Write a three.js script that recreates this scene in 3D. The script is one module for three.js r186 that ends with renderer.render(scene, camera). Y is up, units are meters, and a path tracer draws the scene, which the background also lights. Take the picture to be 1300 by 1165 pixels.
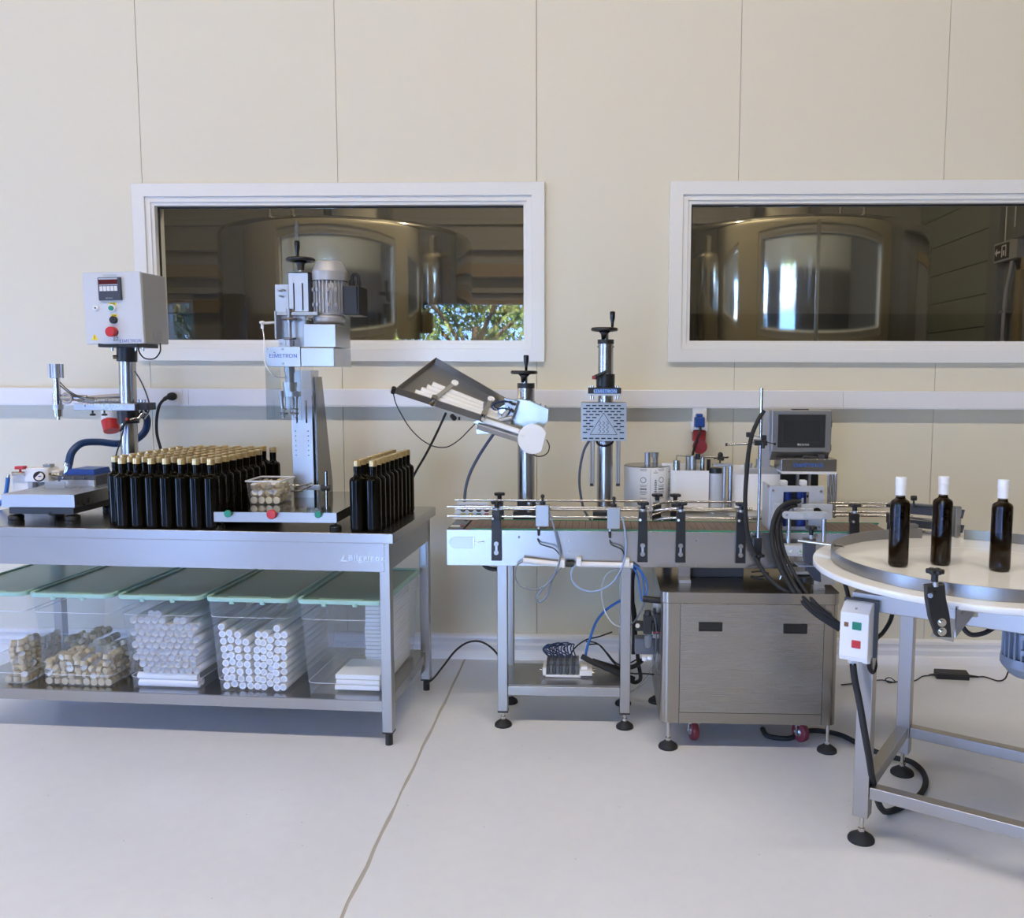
import * as THREE from 'three';
import { RoundedBoxGeometry } from 'three/addons/geometries/RoundedBoxGeometry.js';
import { mergeGeometries } from 'three/addons/utils/BufferGeometryUtils.js';
import { RectAreaLightUniformsLib } from 'three/addons/lights/RectAreaLightUniformsLib.js';
import { FontLoader } from 'three/addons/loaders/FontLoader.js';
import { TextGeometry } from 'three/addons/geometries/TextGeometry.js';

// ---------------------------------------------------------------- camera, sky, sun, lamps, exposure
const W = 1300, H = 1165;
const scene = new THREE.Scene();
const camera = new THREE.PerspectiveCamera(2 * Math.atan(H / 2 / 1088) * 180 / Math.PI, W / H, 0.05, 200);
camera.position.set(0, 1.472, 4.3605);
camera.rotation.set(-0.0955, 0.0337, 0.0032, 'YXZ');
camera.setViewOffset(W, H, -75.8, 2, W, H);          // the photograph is a crop, its lens axis right of centre
scene.add(camera);

const renderer = new THREE.WebGLRenderer({ antialias: true });
renderer.toneMapping = THREE.LinearToneMapping;
renderer.toneMappingExposure = 1.0;
renderer.shadowMap.enabled = true;
RectAreaLightUniformsLib.init();

// clear blue sky: pale near the horizon, deeper overhead, the same all round
{
  const w = 64, h = 128, d = new Float32Array(w * h * 4);
  for (let j = 0; j < h; j++) {
    const e = Math.max(0, ((j + 0.5) / h - 0.5) * 2), t = Math.pow(e, 0.45);
    for (let i = 0; i < w; i++) {
      const k = (j * w + i) * 4;
      d[k] = 0.36 + (0.09 - 0.36) * t; d[k + 1] = 0.62 + (0.26 - 0.62) * t; d[k + 2] = 1.22 + (0.95 - 1.22) * t; d[k + 3] = 1;
    }
  }
  const sky = new THREE.DataTexture(d, w, h, THREE.RGBAFormat, THREE.FloatType);
  sky.mapping = THREE.EquirectangularReflectionMapping; sky.magFilter = THREE.LinearFilter; sky.needsUpdate = true;
  scene.background = sky; scene.backgroundIntensity = 21.0;
}
// the sun stands high behind the building, so no direct beam comes through the openings
const sun = new THREE.DirectionalLight(0xffeccb, 70);
sun.position.set(9, 20, -20); sun.target.position.set(0, 0, 12); sun.castShadow = true;
sun.shadow.camera.left = -30; sun.shadow.camera.right = 30; sun.shadow.camera.top = 30; sun.shadow.camera.bottom = -30; sun.shadow.camera.far = 90;
sun.shadow.mapSize.set(2048, 2048);
scene.add(sun, sun.target);
const LAMP = { y: 6.72, z: 4.55, w: 1.5, d: 0.16, power: 84, color: 0xfff1dc, xs: [-6.2, -4.6, -3.0, -1.4, 0.2, 1.8, 3.4] };

// ---------------------------------------------------------------- helpers
let seed = 12345;
const rnd = () => { seed = (seed * 1664525 + 1013904223) >>> 0; return seed / 4294967296; };
const V = (x, y, z) => new THREE.Vector3(x, y, z);
const R = (d) => d * Math.PI / 180;
const counts = {}, origin = new WeakMap();
function numbered(n) { const c = counts[n] = (counts[n] ?? -1) + 1; return c ? n + '_' + String(c).padStart(3, '0') : n; }
function tag(o, label, category, group, kind) {
  if (label) o.userData.label = label;
  if (category) o.userData.category = category;
  if (group) o.userData.group = group;
  if (kind) o.userData.kind = kind;
  return o;
}
// a thing: a Group at its base; parts are given in world axes unless it is turned
function thing(name, label, category, p = [0, 0, 0], group, local = false) {
  const o = new THREE.Group(); o.name = numbered(name); o.position.set(...p); scene.add(o);
  if (!local) origin.set(o, p);
  return tag(o, label, category, group);
}
function structure(name, p = [0, 0, 0]) { const o = new THREE.Group(); o.name = name; o.position.set(...p); scene.add(o); o.userData.kind = 'structure'; origin.set(o, p); return o; }
const flat = (g) => { const a = g.index ? g.toNonIndexed() : g; for (const k of Object.keys(a.attributes)) if (!['position', 'normal', 'uv'].includes(k)) a.deleteAttribute(k); if (!a.attributes.uv) a.setAttribute('uv', new THREE.BufferAttribute(new Float32Array(a.attributes.position.count * 2), 2)); a.morphAttributes = {}; return a; };
function join(...gs) { gs = gs.flat(9).filter(Boolean); return gs.length === 1 ? gs[0] : mergeGeometries(gs.map(flat)); }
// uv in metres, laid on by the face's main direction
function metric(g, s = 1) {
  g = flat(g); const p = g.attributes.position, uv = new Float32Array(p.count * 2), a = V(), b = V(), c = V(), n = V();
  for (let i = 0; i < p.count; i += 3) {
    a.fromBufferAttribute(p, i); b.fromBufferAttribute(p, i + 1); c.fromBufferAttribute(p, i + 2);
    n.subVectors(b, a).cross(c.clone().sub(a)); const x = Math.abs(n.x), y = Math.abs(n.y), z = Math.abs(n.z);
    for (const [k, v] of [[0, a], [1, b], [2, c]]) {
      const q = x > y && x > z ? [v.z, v.y] : y > z ? [v.x, v.z] : [v.x, v.y];
      uv[(i + k) * 2] = q[0] * s; uv[(i + k) * 2 + 1] = q[1] * s;
    }
  }
  g.setAttribute('uv', new THREE.BufferAttribute(uv, 2)); return g;
}
function part(name, geo, mat, parent, label) {
  let g = Array.isArray(geo) ? join(geo) : geo;
  if (mat.userData.metric) g = metric(g);
  const w = origin.get(parent); if (w) { g = g.clone(); g.translate(-w[0], -w[1], -w[2]); }
  const m = new THREE.Mesh(g, mat); m.name = name; m.castShadow = m.receiveShadow = true;
  if (w) origin.set(m, w);
  if (label) m.userData.label = label;
  parent.add(m); return m;
}
// several alike pieces, each a part of its own
function parts(name, geos, mat, parent) { geos.flat(9).forEach((g) => part(name, g, mat, parent)); }
// a thing that is one mesh; its origin is the middle of its underside
function solo(name, geo, mat, label, category, group) {
  let g = Array.isArray(geo) ? join(geo) : geo; if (mat.userData.metric) g = metric(g); else g = g.clone();
  g.computeBoundingBox(); const b = g.boundingBox, p = [(b.min.x + b.max.x) / 2, b.min.y, (b.min.z + b.max.z) / 2];
  g.translate(-p[0], -p[1], -p[2]);
  const m = new THREE.Mesh(g, mat); m.name = numbered(name); m.position.set(...p); m.castShadow = m.receiveShadow = true; scene.add(m);
  return tag(m, label, category, group);
}
function copyOf(o, p, label, group, turn) {
  const c = o.clone(); c.name = numbered(o.name.replace(/_\d{3}$/, '')); c.position.set(...p); scene.add(c);
  if (label) c.userData = { ...c.userData, label }; else c.userData = { ...c.userData };
  if (group) c.userData.group = group;
  if (turn) c.rotation.set(...turn);
  return c;
}
// shapes
function box(x0, x1, y0, y1, z0, z1, r = 0.002) {
  const w = Math.abs(x1 - x0), h = Math.abs(y1 - y0), d = Math.abs(z1 - z0), m = Math.min(w, h, d);
  const g = r > 0 && m > 0.004 ? new RoundedBoxGeometry(w, h, d, 1, Math.min(r, m * 0.45)) : new THREE.BoxGeometry(w, h, d);
  return g.translate((x0 + x1) / 2, (y0 + y1) / 2, (z0 + z1) / 2);
}
const UP = V(0, 1, 0);
function aim(g, a, b) { const d = V(...b).sub(V(...a)); g.applyQuaternion(new THREE.Quaternion().setFromUnitVectors(UP, d.clone().normalize())); return g.translate((a[0] + b[0]) / 2, (a[1] + b[1]) / 2, (a[2] + b[2]) / 2); }
function rod(a, b, r, r2 = r, n = 16) { return aim(new THREE.CylinderGeometry(r2, r, V(...a).distanceTo(V(...b)), n), a, b); }
function lathe(pr, n = 24, at = [0, 0, 0]) { return new THREE.LatheGeometry(pr.map(([r, y]) => new THREE.Vector2(Math.max(r, 0.00001), y)), n).translate(...at); }
function tube(pts, r, n = 8, seg) { const c = new THREE.CatmullRomCurve3(pts.map((p) => V(...p)), false, 'centripetal'); return new THREE.TubeGeometry(c, seg ?? Math.max(12, pts.length * 8), r, n); }
function shape(pts) { const s = new THREE.Shape(); pts.forEach(([x, y], i) => i ? s.lineTo(x, y) : s.moveTo(x, y)); s.closePath(); return s; }
function ext(s, d, bevel = 0) { return new THREE.ExtrudeGeometry(Array.isArray(s) ? shape(s) : s, { depth: d, bevelEnabled: bevel > 0, bevelSize: bevel, bevelThickness: bevel, bevelSegments: 1, curveSegments: 12 }); }
// a profile in y/z swept along x
function sweepX(pts, x0, x1) { return ext(pts.map(([z, y]) => [-z, y]), x1 - x0).rotateY(Math.PI / 2).translate(x0, 0, 0); }
function roundRect(x, y, w, h, r) { const s = new THREE.Shape(); s.moveTo(x + r, y); s.lineTo(x + w - r, y); s.absarc(x + w - r, y + r, r, -Math.PI / 2, 0); s.lineTo(x + w, y + h - r); s.absarc(x + w - r, y + h - r, r, 0, Math.PI / 2); s.lineTo(x + r, y + h); s.absarc(x + r, y + h - r, r, Math.PI / 2, Math.PI); s.lineTo(x, y + r); s.absarc(x + r, y + r, r, Math.PI, 1.5 * Math.PI); return s; }
function hole(s, p) { s.holes.push(p instanceof THREE.Shape ? new THREE.Path(p.getPoints(8).reverse()) : p); return s; }
const at = (g, x, y, z) => g.translate(x, y, z);
const fontBold = await new FontLoader().loadAsync('fonts/droid/droid_sans_bold.typeface.json');
const fontSans = await new FontLoader().loadAsync('fonts/droid/droid_sans_regular.typeface.json');
// raised lettering, centred on x, standing in the xy plane
function words(t, size, depth = 0.0006, font = fontSans) { const g = new TextGeometry(t, { font, size, depth, curveSegments: 3, bevelEnabled: false }); g.computeBoundingBox(); return g.translate(-(g.boundingBox.max.x + g.boundingBox.min.x) / 2, -(g.boundingBox.max.y + g.boundingBox.min.y) / 2, 0); }

// ---------------------------------------------------------------- textures and materials
function noiseTex(w, h, f, repeat, srgb) {
  const d = new Uint8Array(w * h * 4);
  for (let j = 0; j < h; j++) for (let i = 0; i < w; i++) { const v = f(i, j), k = (j * w + i) * 4; if (Array.isArray(v)) { d[k] = v[0]; d[k + 1] = v[1]; d[k + 2] = v[2]; } else d[k] = d[k + 1] = d[k + 2] = v; d[k + 3] = 255; }
  const t = new THREE.DataTexture(d, w, h); t.wrapS = t.wrapT = THREE.RepeatWrapping; t.magFilter = THREE.LinearFilter; t.minFilter = THREE.LinearMipmapLinearFilter; t.generateMipmaps = true;
  t.repeat.set(...repeat); if (srgb) t.colorSpace = THREE.SRGBColorSpace; t.needsUpdate = true; return t;
}
// tiling value noise
function field(w, h, cells) {
  const out = new Float32Array(w * h);
  for (const [cx, cy, amp] of cells) {
    const g = Array.from({ length: cx * cy }, rnd), sm = (t) => t * t * (3 - 2 * t);
    for (let j = 0; j < h; j++) { const y = j / h * cy, y0 = Math.floor(y), ty = sm(y - y0); for (let i = 0; i < w; i++) { const x = i / w * cx, x0 = Math.floor(x), tx = sm(x - x0), q = (a, b) => g[(b % cy) * cx + (a % cx)]; out[j * w + i] += amp * ((q(x0, y0) * (1 - tx) + q(x0 + 1, y0) * tx) * (1 - ty) + (q(x0, y0 + 1) * (1 - tx) + q(x0 + 1, y0 + 1) * tx) * ty); } }
  }
  return out;
}
const clamp = (v) => Math.max(0, Math.min(255, Math.round(v)));
const brushedH = (() => { const f = field(512, 512, [[5, 512, 0.6], [9, 256, 0.4]]); return noiseTex(512, 512, (i, j) => clamp(150 + (f[j * 512 + i] - 0.5) * 14), [2.2, 2.2]); })();
const smudge = (() => { const f = field(256, 256, [[4, 4, 0.5], [9, 9, 0.3], [40, 40, 0.2]]); return noiseTex(256, 256, (i, j) => clamp(150 + (f[j * 256 + i] - 0.5) * 150), [1.7, 1.7]); })();
const floorBump = (() => { const f = field(512, 512, [[40, 40, 0.6], [110, 110, 0.4]]); return noiseTex(512, 512, (i, j) => clamp(f[j * 512 + i] * 255), [1, 1]); })();
const floorColor = (() => { const f = field(512, 512, [[3, 3, 0.4], [9, 9, 0.35], [60, 60, 0.25]]); return noiseTex(512, 512, (i, j) => { const v = 229 + (f[j * 512 + i] - 0.5) * 10, s = rnd() < 0.00012 ? -50 : 0; return [clamp(v - 5 + s), clamp(v - 2 + s), clamp(v + 5 + s)]; }, [0.5, 0.5], true); })();
const wallBump = (() => { const f = field(256, 256, [[8, 8, 0.5], [64, 64, 0.3]]); return noiseTex(256, 256, (i, j) => clamp(110 + 60 * Math.sin(i / 256 * Math.PI * 2 * 12) * 0.5 + f[j * 256 + i] * 60), [2, 2]); })();
const braidTex = (a, b) => noiseTex(16, 64, (i, j) => (((j + i * 4) % 16) < 5 ? b : a), [1, 9], true);
const lin = (r, g, b) => new THREE.Color().setRGB(r, g, b);
function std(color, roughness, metalness = 0, more = {}) { const { metric: m, ...rest } = more; const x = new THREE.MeshPhysicalMaterial({ color: color instanceof THREE.Color ? color : new THREE.Color(color), roughness, metalness, ...rest }); if (m) x.userData.metric = true; return x; }
const M = {
  steel: std(lin(0.47, 0.46, 0.45), 0.44, 1, { roughnessMap: brushedH, metric: true }),
  steelSoft: std(lin(0.43, 0.41, 0.39), 0.58, 1, { roughnessMap: brushedH, metric: true }),
  steelSmudged: std(lin(0.56, 0.57, 0.58), 0.62, 1, { roughnessMap: smudge, metric: true }),
  mirror: std(lin(0.62, 0.62, 0.61), 0.13, 1),
  tank: std(lin(0.60, 0.585, 0.53), 0.075, 1),
  chrome: std(lin(0.58, 0.57, 0.55), 0.16, 1),
  alu: std(lin(0.55, 0.56, 0.58), 0.42, 1),
  aluPaint: std(lin(0.43, 0.43, 0.44), 0.42, 0.35),
  black: std(lin(0.014, 0.014, 0.015), 0.42),
  blackGloss: std(lin(0.012, 0.012, 0.013), 0.2),
  rubber: std(lin(0.016, 0.016, 0.017), 0.7),
  darkGrey: std(lin(0.055, 0.058, 0.064), 0.5),
  slate: std(lin(0.05, 0.056, 0.075), 0.45),
  white: std(lin(0.80, 0.80, 0.80), 0.35),
  whiteMatt: std(lin(0.82, 0.82, 0.82), 0.65),
  plate: std(lin(0.88, 0.88, 0.87), 0.12),
  paper: std(lin(0.86, 0.87, 0.89), 0.7),
  frame: std(lin(0.80, 0.795, 0.755), 0.22),
  trunk: std(lin(0.80, 0.80, 0.81), 0.3),
  boxGrey: std(lin(0.42, 0.425, 0.43), 0.45),
  red: std(lin(0.55, 0.025, 0.03), 0.35),
  redDull: std(lin(0.30, 0.02, 0.025), 0.4),
  green: std(lin(0.015, 0.25, 0.16), 0.35),
  blue: std(lin(0.015, 0.06, 0.30), 0.35),
  blueHose: std(lin(0.010, 0.045, 0.14), 0.4),
  blueLine: std(lin(0.03, 0.14, 0.45), 0.4),
  yellow: std(lin(0.85, 0.66, 0.02), 0.5),
  cream: std(lin(0.78, 0.73, 0.60), 0.5),
  gold: std(lin(0.68, 0.52, 0.26), 0.36, 0.8),
  cork: std(lin(0.62, 0.44, 0.26), 0.85),
  logo: std(lin(0.02, 0.07, 0.36), 0.5),
  glow: std(lin(1, 1, 1), 0.5, 0, { emissive: new THREE.Color(0xfff4e6), emissiveIntensity: 6 }),
  wall: std(lin(0.73, 0.685, 0.545), 0.55, 0, { bumpMap: wallBump, bumpScale: 0.00015, metric: true }),
  joint: std(lin(0.40, 0.37, 0.31), 0.8),
  floor: std(lin(1, 1, 1), 0.34, 0, { map: floorColor, bumpMap: floorBump, bumpScale: 0.00018, metric: true, clearcoat: 0.35, clearcoatRoughness: 0.16 }),
  filler: std(lin(0.42, 0.40, 0.37), 0.75),
  pane: std(lin(0.93, 0.95, 0.94), 0.01, 0, { transmission: 1, thickness: 0, ior: 1.52 }),
  perspex: std(lin(0.93, 0.95, 0.96), 0.05, 0, { transmission: 1, thickness: 0, ior: 1.45 }),
  bin: std(lin(0.95, 0.97, 0.99), 0.24, 0, { transmission: 0.96, thickness: 0, ior: 1.45 }),
  lid: std(lin(0.25, 0.47, 0.44), 0.32, 0, { transmission: 0.72, thickness: 0, ior: 1.45 }),
  lidRim: std(lin(0.33, 0.55, 0.50), 0.4),
  glass: std(lin(0.004, 0.0035, 0.002), 0.07, 0, { specularIntensity: 0.3 }),
  oil: std(lin(0.9, 0.9, 0.85), 0.03, 0, { transmission: 1, thickness: 0.06, ior: 1.5, attenuationColor: lin(0.20, 0.135, 0.03), attenuationDistance: 0.022 }),
  sleeve: std(lin(0.86, 0.87, 0.90), 0.4),
  belt: std(lin(0.20, 0.145, 0.12), 0.55),
  greenStrip: std(lin(0.02, 0.22, 0.14), 0.45),
  screen: std(lin(0.035, 0.036, 0.037), 0.22),
};
Object.assign(M, {
  cladding: std(lin(0.25, 0.245, 0.225), 0.6),
  purlin: std(lin(0.25, 0.185, 0.09), 0.6),
  greenWall: std(lin(0.20, 0.22, 0.18), 0.6),
  darkSteel: std(lin(0.16, 0.165, 0.16), 0.5),
  leaf: std(lin(0.36, 0.46, 0.14), 0.7, 0, { side: THREE.DoubleSide }),
  leafDark: std(lin(0.17, 0.20, 0.13), 0.7, 0, { side: THREE.DoubleSide }),
  bark: std(lin(0.12, 0.085, 0.06), 0.9),
  binRib: std(lin(0.75, 0.79, 0.85), 0.35),
  goldDull: std(lin(0.62, 0.52, 0.35), 0.42, 0.35),
  sleeveDisc: std(lin(0.62, 0.67, 0.78), 0.5),
  boxGreyFront: std(lin(0.60, 0.62, 0.64), 0.4),
  displayRed: std(lin(0.10, 0.008, 0.010), 0.15),
  mirrorDark: std(lin(0.42, 0.42, 0.43), 0.10, 1),
  perspexSolid: std(lin(0.93, 0.95, 0.96), 0.03, 0, { transmission: 1, thickness: 0, ior: 1.45 }),
  steelPanel: std(lin(0.46, 0.45, 0.44), 0.40, 1, { roughnessMap: brushedH, metric: true }),
  steelBox: std(lin(0.42, 0.42, 0.42), 0.40, 1),
  steelTray: std(lin(0.52, 0.50, 0.47), 0.55, 1, { roughnessMap: brushedH, metric: true }),
  plateDisc: std(lin(0.84, 0.84, 0.84), 0.4),
  slateLight: std(lin(0.12, 0.13, 0.15), 0.5),
  blueTube: std(lin(0.012, 0.035, 0.11), 0.35),
  blueLabel: std(lin(0.02, 0.12, 0.42), 0.4),
  paleBlue: std(lin(0.35, 0.50, 0.80), 0.4),
  braid: std(lin(1, 1, 1), 0.55, 0, { map: braidTex([150, 160, 175], [62, 84, 120]) }),
  braidDark: std(lin(1, 1, 1), 0.55, 0, { map: braidTex([168, 172, 180], [24, 26, 30]) }),
  braidBlue: std(lin(1, 1, 1), 0.55, 0, { map: braidTex([185, 198, 222], [66, 105, 170]) }),
  braidSteel: std(lin(1, 1, 1), 0.5, 0, { map: braidTex([70, 84, 112], [120, 128, 142]) }),
  bowl: std(lin(0.55, 0.58, 0.62), 0.2, 0, { transmission: 0.7, thickness: 0 }),
  steelCabinet: std(lin(0.37, 0.345, 0.31), 0.40, 1, { roughnessMap: brushedH, metric: true }),
  steelDoor: std(lin(0.39, 0.375, 0.355), 0.46, 1, { roughnessMap: brushedH, metric: true }),
  steelRim: std(lin(0.34, 0.335, 0.33), 0.50, 1, { roughnessMap: brushedH, metric: true }),
  wheelRed: std(lin(0.22, 0.03, 0.04), 0.35),
  ink: std(lin(0.22, 0.24, 0.27), 0.7),
  rollGrey: std(lin(0.52, 0.56, 0.64), 0.6),
  bezel: std(lin(0.030, 0.031, 0.033), 0.3),
  logoGrey: std(lin(0.55, 0.55, 0.55), 0.5),
  logoBright: std(lin(0.03, 0.12, 0.45), 0.5),
  aluPlate: std(lin(0.60, 0.62, 0.66), 0.42, 0.4),
  blueRoller: std(lin(0.012, 0.035, 0.24), 0.45),
  brass: std(lin(0.50, 0.48, 0.44), 0.3, 1),
  aluBlue: std(lin(0.27, 0.31, 0.38), 0.4, 0.3),
  switchWhite: std(lin(0.82, 0.82, 0.84), 0.3),
  greenButton: std(lin(0.01, 0.22, 0.13), 0.35),
  amber: std(lin(0.20, 0.11, 0.05), 0.3),
  steelDark: std(lin(0.22, 0.21, 0.195), 0.45, 1, { roughnessMap: brushedH, metric: true }),
  hall: std(lin(0.46, 0.43, 0.36), 0.7),
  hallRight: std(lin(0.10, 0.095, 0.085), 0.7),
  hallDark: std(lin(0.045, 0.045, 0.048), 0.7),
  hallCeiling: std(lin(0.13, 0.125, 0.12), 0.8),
  paving: std(lin(0.44, 0.41, 0.33), 0.85),
});
// ---------------------------------------------------------------- the hall: back wall of sandwich panels with two windows
const OPEN = [[-6.35, -5.46, 0.0, 2.5], [-3.09, -0.85, 0.0, 2.49]];
const SIDE = [2.7, 3.9, 0.0, 2.1];                        // wide doorway in the left wall
const WIN = [[-2.367, -0.286, 1.541, 2.423], [0.337, 2.55, 1.541, 2.423]];
{
  const wall = structure('wall_back');
  const x0 = -2.3208, s = 0.9974, top = 7.0;
  for (let i = -5; i < 10; i++) {
    const a = x0 + s * i + 0.0015, b = x0 + s * (i + 1) - 0.0015;
    const spans = WIN.filter(([l, r]) => r - 0.04 > a && l + 0.04 < b).map(([l, r, lo, hi]) => [Math.max(a, l + 0.04), Math.min(b, r - 0.04), lo + 0.04, hi - 0.04]);
    const sh = shape([[a, 0], [b, 0], [b, top], [a, top]]);
    const gs = [];
    if (!spans.length) gs.push(ext(sh, 0.094, 0.0015).translate(0, 0, -0.0965));
    else {
      const [l, r, lo, hi] = spans[0];
      const cut = (p) => gs.push(ext(p, 0.097).translate(0, 0, -0.0985));
      cut([[a, 0], [b, 0], [b, lo], [a, lo]]); cut([[a, hi], [b, hi], [b, top], [a, top]]);
      if (l - a > 0.005) cut([[a, lo], [l, lo], [l, hi], [a, hi]]);
      if (b - r > 0.005) cut([[r, lo], [b, lo], [b, hi], [r, hi]]);
    }
    part('wall_panel', gs, M.wall, wall);
    part('joint_strip', box(a - 0.012, a + 0.010, 0, top, -0.05, -0.006, 0), M.joint, wall).visible = !spans.length || spans[0][0] > a + 0.02;
  }
  // short strips of joint above and below a window
  for (const x of [-1.3234, -0.326, 0.6714, 1.6688]) for (const [lo, hi] of [[0, 1.58], [2.385, top]]) part('joint_strip', box(x - 0.011, x + 0.011, lo, hi, -0.05, -0.006, 0), M.joint, wall);
}
// windows: a flat casing on the wall, a stepped sash inside and one sheet of glass
WIN.forEach(([l, r, lo, hi], i) => {
  const w = structure('window_' + (i + 1), [(l + r) / 2, lo, 0]);
  const ring = (m0, m1, z0, z1, name) => {
    const s = shape([[l + m0, lo + m0], [r - m0, lo + m0], [r - m0, hi - m0], [l + m0, hi - m0]]);
    s.holes.push(new THREE.Path([[l + m1, lo + m1], [l + m1, hi - m1], [r - m1, hi - m1], [r - m1, lo + m1]].map((p) => new THREE.Vector2(...p))));
    return part(name, ext(s, z1 - z0 - 0.003, 0.0015).translate(0, 0, z0 + 0.0015), M.frame, w);
  };
  ring(0, 0.062, -0.004, 0.022, 'window_frame');
  ring(0.047, 0.088, -0.09, 0.012, 'sash');
  ring(0.080, 0.104, -0.09, 0.004, 'glazing_bead');
  const s = shape([[l + 0.1, lo + 0.1], [r - 0.1, lo + 0.1], [r - 0.1, hi - 0.1], [l + 0.1, hi - 0.1]]);
  s.holes.push(new THREE.Path([[l + 0.114, lo + 0.107], [l + 0.114, hi - 0.114], [r - 0.108, hi - 0.114], [r - 0.108, lo + 0.107]].map((p) => new THREE.Vector2(...p))));
  part('gasket', ext(s, 0.006).translate(0, 0, -0.034), M.rubber, w);
  part('pane', new THREE.PlaneGeometry(r - l - 0.19, hi - lo - 0.19).translate((l + r) / 2, (lo + hi) / 2, -0.031), M.pane, w);
  part('inner_pane', new THREE.PlaneGeometry(r - l - 0.19, hi - lo - 0.19).translate((l + r) / 2, (lo + hi) / 2, -0.049), M.pane, w);
});
// floor: two poured slabs with a filled joint between them
{
  const floor = structure('floor');
  const edge = (d) => { const p = []; for (let i = 0; i <= 90; i++) { const z = -0.1 + 8.3 * i / 90; p.push([-0.697 + d * (0.0055 + 0.0022 * Math.sin(i * 1.7 + d) + 0.0026 * (rnd() - 0.5) + (rnd() < 0.06 ? 0.004 : 0)), z]); } return p; };
  const L = edge(-1), Rr = edge(1);
  const slab = (pts) => ext(pts.map(([x, z]) => [x, -z]), 0.2).rotateX(-Math.PI / 2).translate(0, -0.2, 0);
  part('floor_slab', slab([[-7.3, -0.1], ...L, [-7.3, 8.2]]), M.floor, floor);
  part('floor_slab', slab([[7.1, 8.2], ...[...Rr].reverse(), [7.1, -0.1]]), M.floor, floor);
  part('joint_filler', box(-0.72, -0.67, -0.1, -0.0012, -0.1, 8.2, 0), M.filler, floor);
}
// hygienic cove skirting along the back wall
{
  const b = structure('baseboard_back');
  const prof = [[0, 0.128], [0.012, 0.126], [0.022, 0.118], [0.024, 0.106], [0.018, 0.094], [0.016, 0.082], [0.021, 0.070], [0.019, 0.058], [0.017, 0.044], [0.026, 0.036], [0.034, 0.022], [0.040, 0.008], [0.042, 0], [0, 0]];
  part('skirting', sweepX(prof, -7, 7), M.trunk, b);
}
// the rest of the hall: side walls, ceiling, front wall with its openings
{
  const l = structure('wall_left');
  const sl = shape([[-0.1, -0.1], [8.2, -0.1], [8.2, 7], [-0.1, 7]]);
  sl.holes.push(new THREE.Path([[SIDE[0], SIDE[2]], [SIDE[0], SIDE[3]], [SIDE[1], SIDE[3]], [SIDE[1], SIDE[2]]].map((p) => new THREE.Vector2(...p))));
  part('panel', ext(sl, 0.2).rotateY(-Math.PI / 2).translate(-7.1, 0, 0), M.hall, l);
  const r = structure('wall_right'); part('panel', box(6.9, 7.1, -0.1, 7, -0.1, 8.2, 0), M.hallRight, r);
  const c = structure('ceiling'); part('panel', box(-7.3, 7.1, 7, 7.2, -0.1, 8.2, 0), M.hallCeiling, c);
  const f = structure('wall_front');
  const s = shape([[-7.3, -0.1], [7.1, -0.1], [7.1, 7], [-7.3, 7]]);
  const cut = (a, b, lo, hi) => s.holes.push(new THREE.Path([[a, lo], [a, hi], [b, hi], [b, lo]].map((p) => new THREE.Vector2(...p))));
  cut(OPEN[0][0], OPEN[0][1], OPEN[0][2], OPEN[0][3]); cut(OPEN[1][0], OPEN[1][1], OPEN[1][2], OPEN[1][3]);
  part('panel', ext(s, 0.2).translate(0, 0, 8.0), M.hall, f);
  // dark lower cladding between and beside the doorways
  for (const [a, b] of [[-7.1, OPEN[0][0] - 0.03], [OPEN[0][1] + 0.03, OPEN[1][0] - 0.03], [OPEN[1][1] + 0.03, 6.9]]) part('dado_panel', box(a, b, 0, 2.35, 7.965, 8.0, 0), M.hallDark, f);
}
// linear ceiling lamps in one row along the hall
for (const [i, x] of LAMP.xs.entries()) {
  const t = thing('ceiling_lamp', `long white linear lamp under the hall ceiling, ${['first', 'second', 'third', 'fourth', 'fifth', 'sixth', 'seventh'][i]} from the left wall`, 'lamp', [x, LAMP.y, LAMP.z], 'linear lamps under the hall ceiling');
  part('housing', box(x - LAMP.w / 2 - 0.02, x + LAMP.w / 2 + 0.02, LAMP.y + 0.004, LAMP.y + 0.07, LAMP.z - LAMP.d / 2 - 0.015, LAMP.z + LAMP.d / 2 + 0.015), M.white, t);
  part('diffuser', box(x - LAMP.w / 2, x + LAMP.w / 2, LAMP.y, LAMP.y + 0.008, LAMP.z - LAMP.d / 2, LAMP.z + LAMP.d / 2, 0), M.glow, t);
  for (const d of [-0.6, 0.6]) part('hanger', rod([x + d, LAMP.y + 0.06, LAMP.z], [x + d, 7.0, LAMP.z], 0.006), M.alu, t);
  const a = new THREE.RectAreaLight(LAMP.color, LAMP.power, LAMP.w, LAMP.d);
  a.position.set(x, LAMP.y - 0.01, LAMP.z); a.lookAt(x, 0, LAMP.z); scene.add(a);
}
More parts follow.
